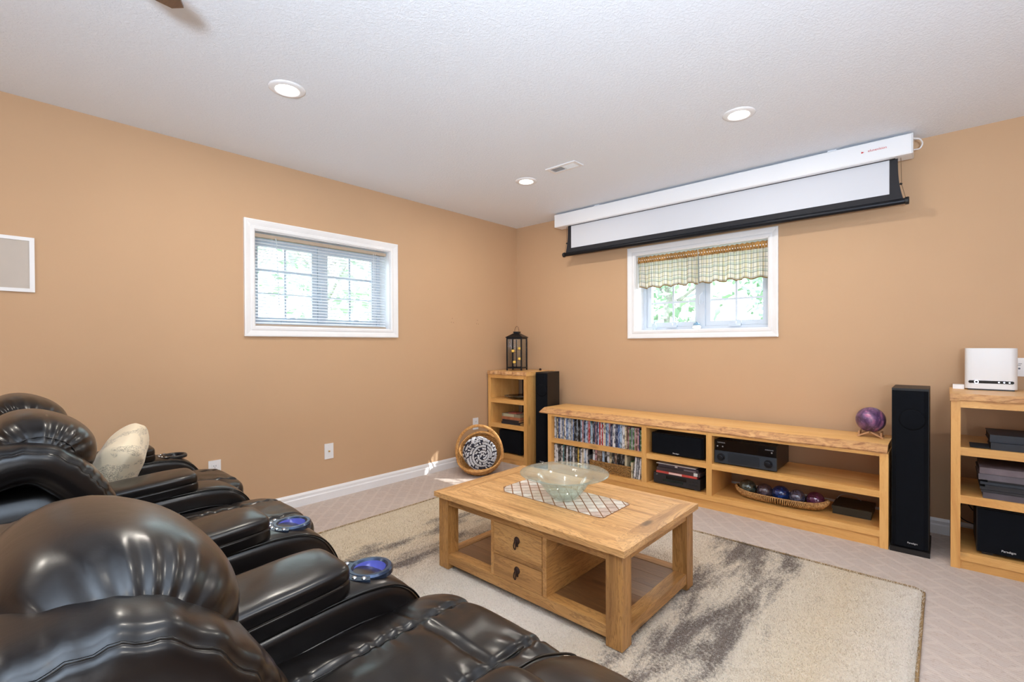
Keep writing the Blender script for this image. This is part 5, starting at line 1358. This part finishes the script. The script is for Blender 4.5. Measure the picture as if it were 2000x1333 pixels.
    for i in range(NX+1):
        sx = math.sin((i/NX-.5)*PI); f_ = hscale(sx); row = []
        sd = abs(sx)*HX - SX
        for j in range(NA):
            a = 2*PI*j/NA; py, pz = hsec(a); arc = a*.105
            g2 = gather(arc, abs(sd) if sd < 0 else sd*4, .085, .0050, seed+5, 210)*(1 if sd < .012 else 0)
            gr = math.exp(-(sd/.004)**2)*.005
            L_ = math.hypot(py, pz); k_ = f_*(1 + (g2-gr)/L_)
            row.append(bm.verts.new(HC + rotm @ Vector((sx*HX, py*k_, pz*k_)))) if f_ > 1e-4 else None
        rows.append(row if f_ > 1e-4 else [bm.verts.new(HC + Vector((sx*HX, 0, 0)))])
    for a_, b_ in zip(rows, rows[1:]):
        for j in range(NA):
            j2 = (j+1) % NA
            if len(a_) == 1: bm.faces.new((a_[0], b_[j], b_[j2]))
            elif len(b_) == 1: bm.faces.new((a_[j], b_[0], a_[j2]))
            else: bm.faces.new((a_[j], b_[j], b_[j2], a_[j2]))
    o = obj('headrest', bm, leather, root, smooth=True)
    for s in (-1, 1):
        bm = B(); f_ = hscale(SX/HX)
        pts = []
        for i in range(48):
            py, pz = hsec(2*PI*i/48); k_ = f_*(1-.0042/math.hypot(py, pz)); pts.append(HC + rotm @ Vector((s*SX, py*k_, pz*k_)))
        tube(bm, pts, .0018, 5, closed=True); obj('piping', bm, leatherD, o, smooth=True)
        # upright seam at the rear of the cap
        bm = B(); pts = []
        for i in range(9):
            u_ = SX/HX + (1-SX/HX)*math.sin(i/8*PI/2)*.98; f2 = hscale(u_); py, pz = hsec(PI*.93); pts.append(HC + rotm @ Vector((s*u_*HX, py*f2*.995, pz*f2*.995)))
        tube(bm, pts, .0016, 5); obj('piping', bm, leatherD, o, smooth=True)
A1, A2, A3, A4, A5 = 3.035, 2.376, 1.909, 1.188, .467
t = thing('recliner_chair', 'black leather theatre recliner nearest the camera at the bottom edge', 'recliner', ((A1+A2)/2, -3.6, RZ*0))
arm(t, A1, cup=False, yf=-3.10, dz=.03); arm(t, A2); seat(t, (A1+A2)/2, 1.0, -.010, .003)
obj('base_frame', bx(A2-.08, A1+.08, -4.0, -3.22, .015, .10), blackM, t)
t = thing('reclining_loveseat', 'black leather two-seat theatre recliner beyond the gap, pillow on its far seat', 'recliner', ((A2+A4)/2-.6, -3.6, 0))
arm(t, A3); arm(t, A4, cup=False); arm(t, A5, lit=False); seat(t, (A3+A4)/2, 2.3, .008); seat(t, (A4+A5)/2, 4.1, .008)
obj('base_frame', bx(A5-.08, A3+.08, -4.0, -3.22, .015, .10), blackM, t)

# throw pillow with script print
def mk_script():
    m, nt, b = nm('script_linen'); setp(b, rough=.85, sheen=.2)
    v = coords(nt, scale=(1, 1, 1)); 
    tcg = coords(nt, scale=(40, 40, 100), rot=(.3, .5, .2))
    n = noise_(nt, tcg, 1.5, 3, .6, 2.5)
    line = mth(nt, 'LESS_THAN', mth(nt, 'ABSOLUTE', mth(nt, 'SUBTRACT', n, .5)), .022)
    msk = ramp(nt, [(.50, gray(0)), (.54, gray(1))], noise_(nt, coords(nt, scale=(8, 8, 22)), 1.2, 3))
    c = mixc(nt, mth(nt, 'MULTIPLY', line, msk), (232, 216, 186), (58, 48, 40))
    nt.links.new(c, b.inputs['Base Color']); bump(nt, b, noise_(nt, v, 300, 2), .2, .001); return m
def fp(un, p):
    # pillow: pinched corners
    r_ = 1-.0*abs(un.x*un.z); q = p.copy(); edge = max(abs(p.x)/.215, abs(p.z)/.215)
    q.y = p.y*(1-edge**3*.75)
    k_ = 1-.10*(1-abs(p.x/.215)**2)*(abs(p.z)/.215)**2; q.z *= k_; k_ = 1-.10*(1-abs(p.z/.215)**2)*(abs(p.x)/.215)**2; q.x *= k_
    q.y += .004*noise.noise(Vector((p.x*14, p.y*5, p.z*14))); return q
bm = puff((.84, -3.560, .625), (.215, .085, .205), 4.5, 30, fp, Matrix.Rotation(math.radians(-12), 3, 'Z') @ Matrix.Rotation(math.radians(-26), 3, 'X') @ Matrix.Rotation(math.radians(8), 3, 'Y'))
tag(obj('throw_pillow', bm, mk_script(), smooth=True), 'cream throw pillow with black handwriting print on the far recliner seat', 'pillow')
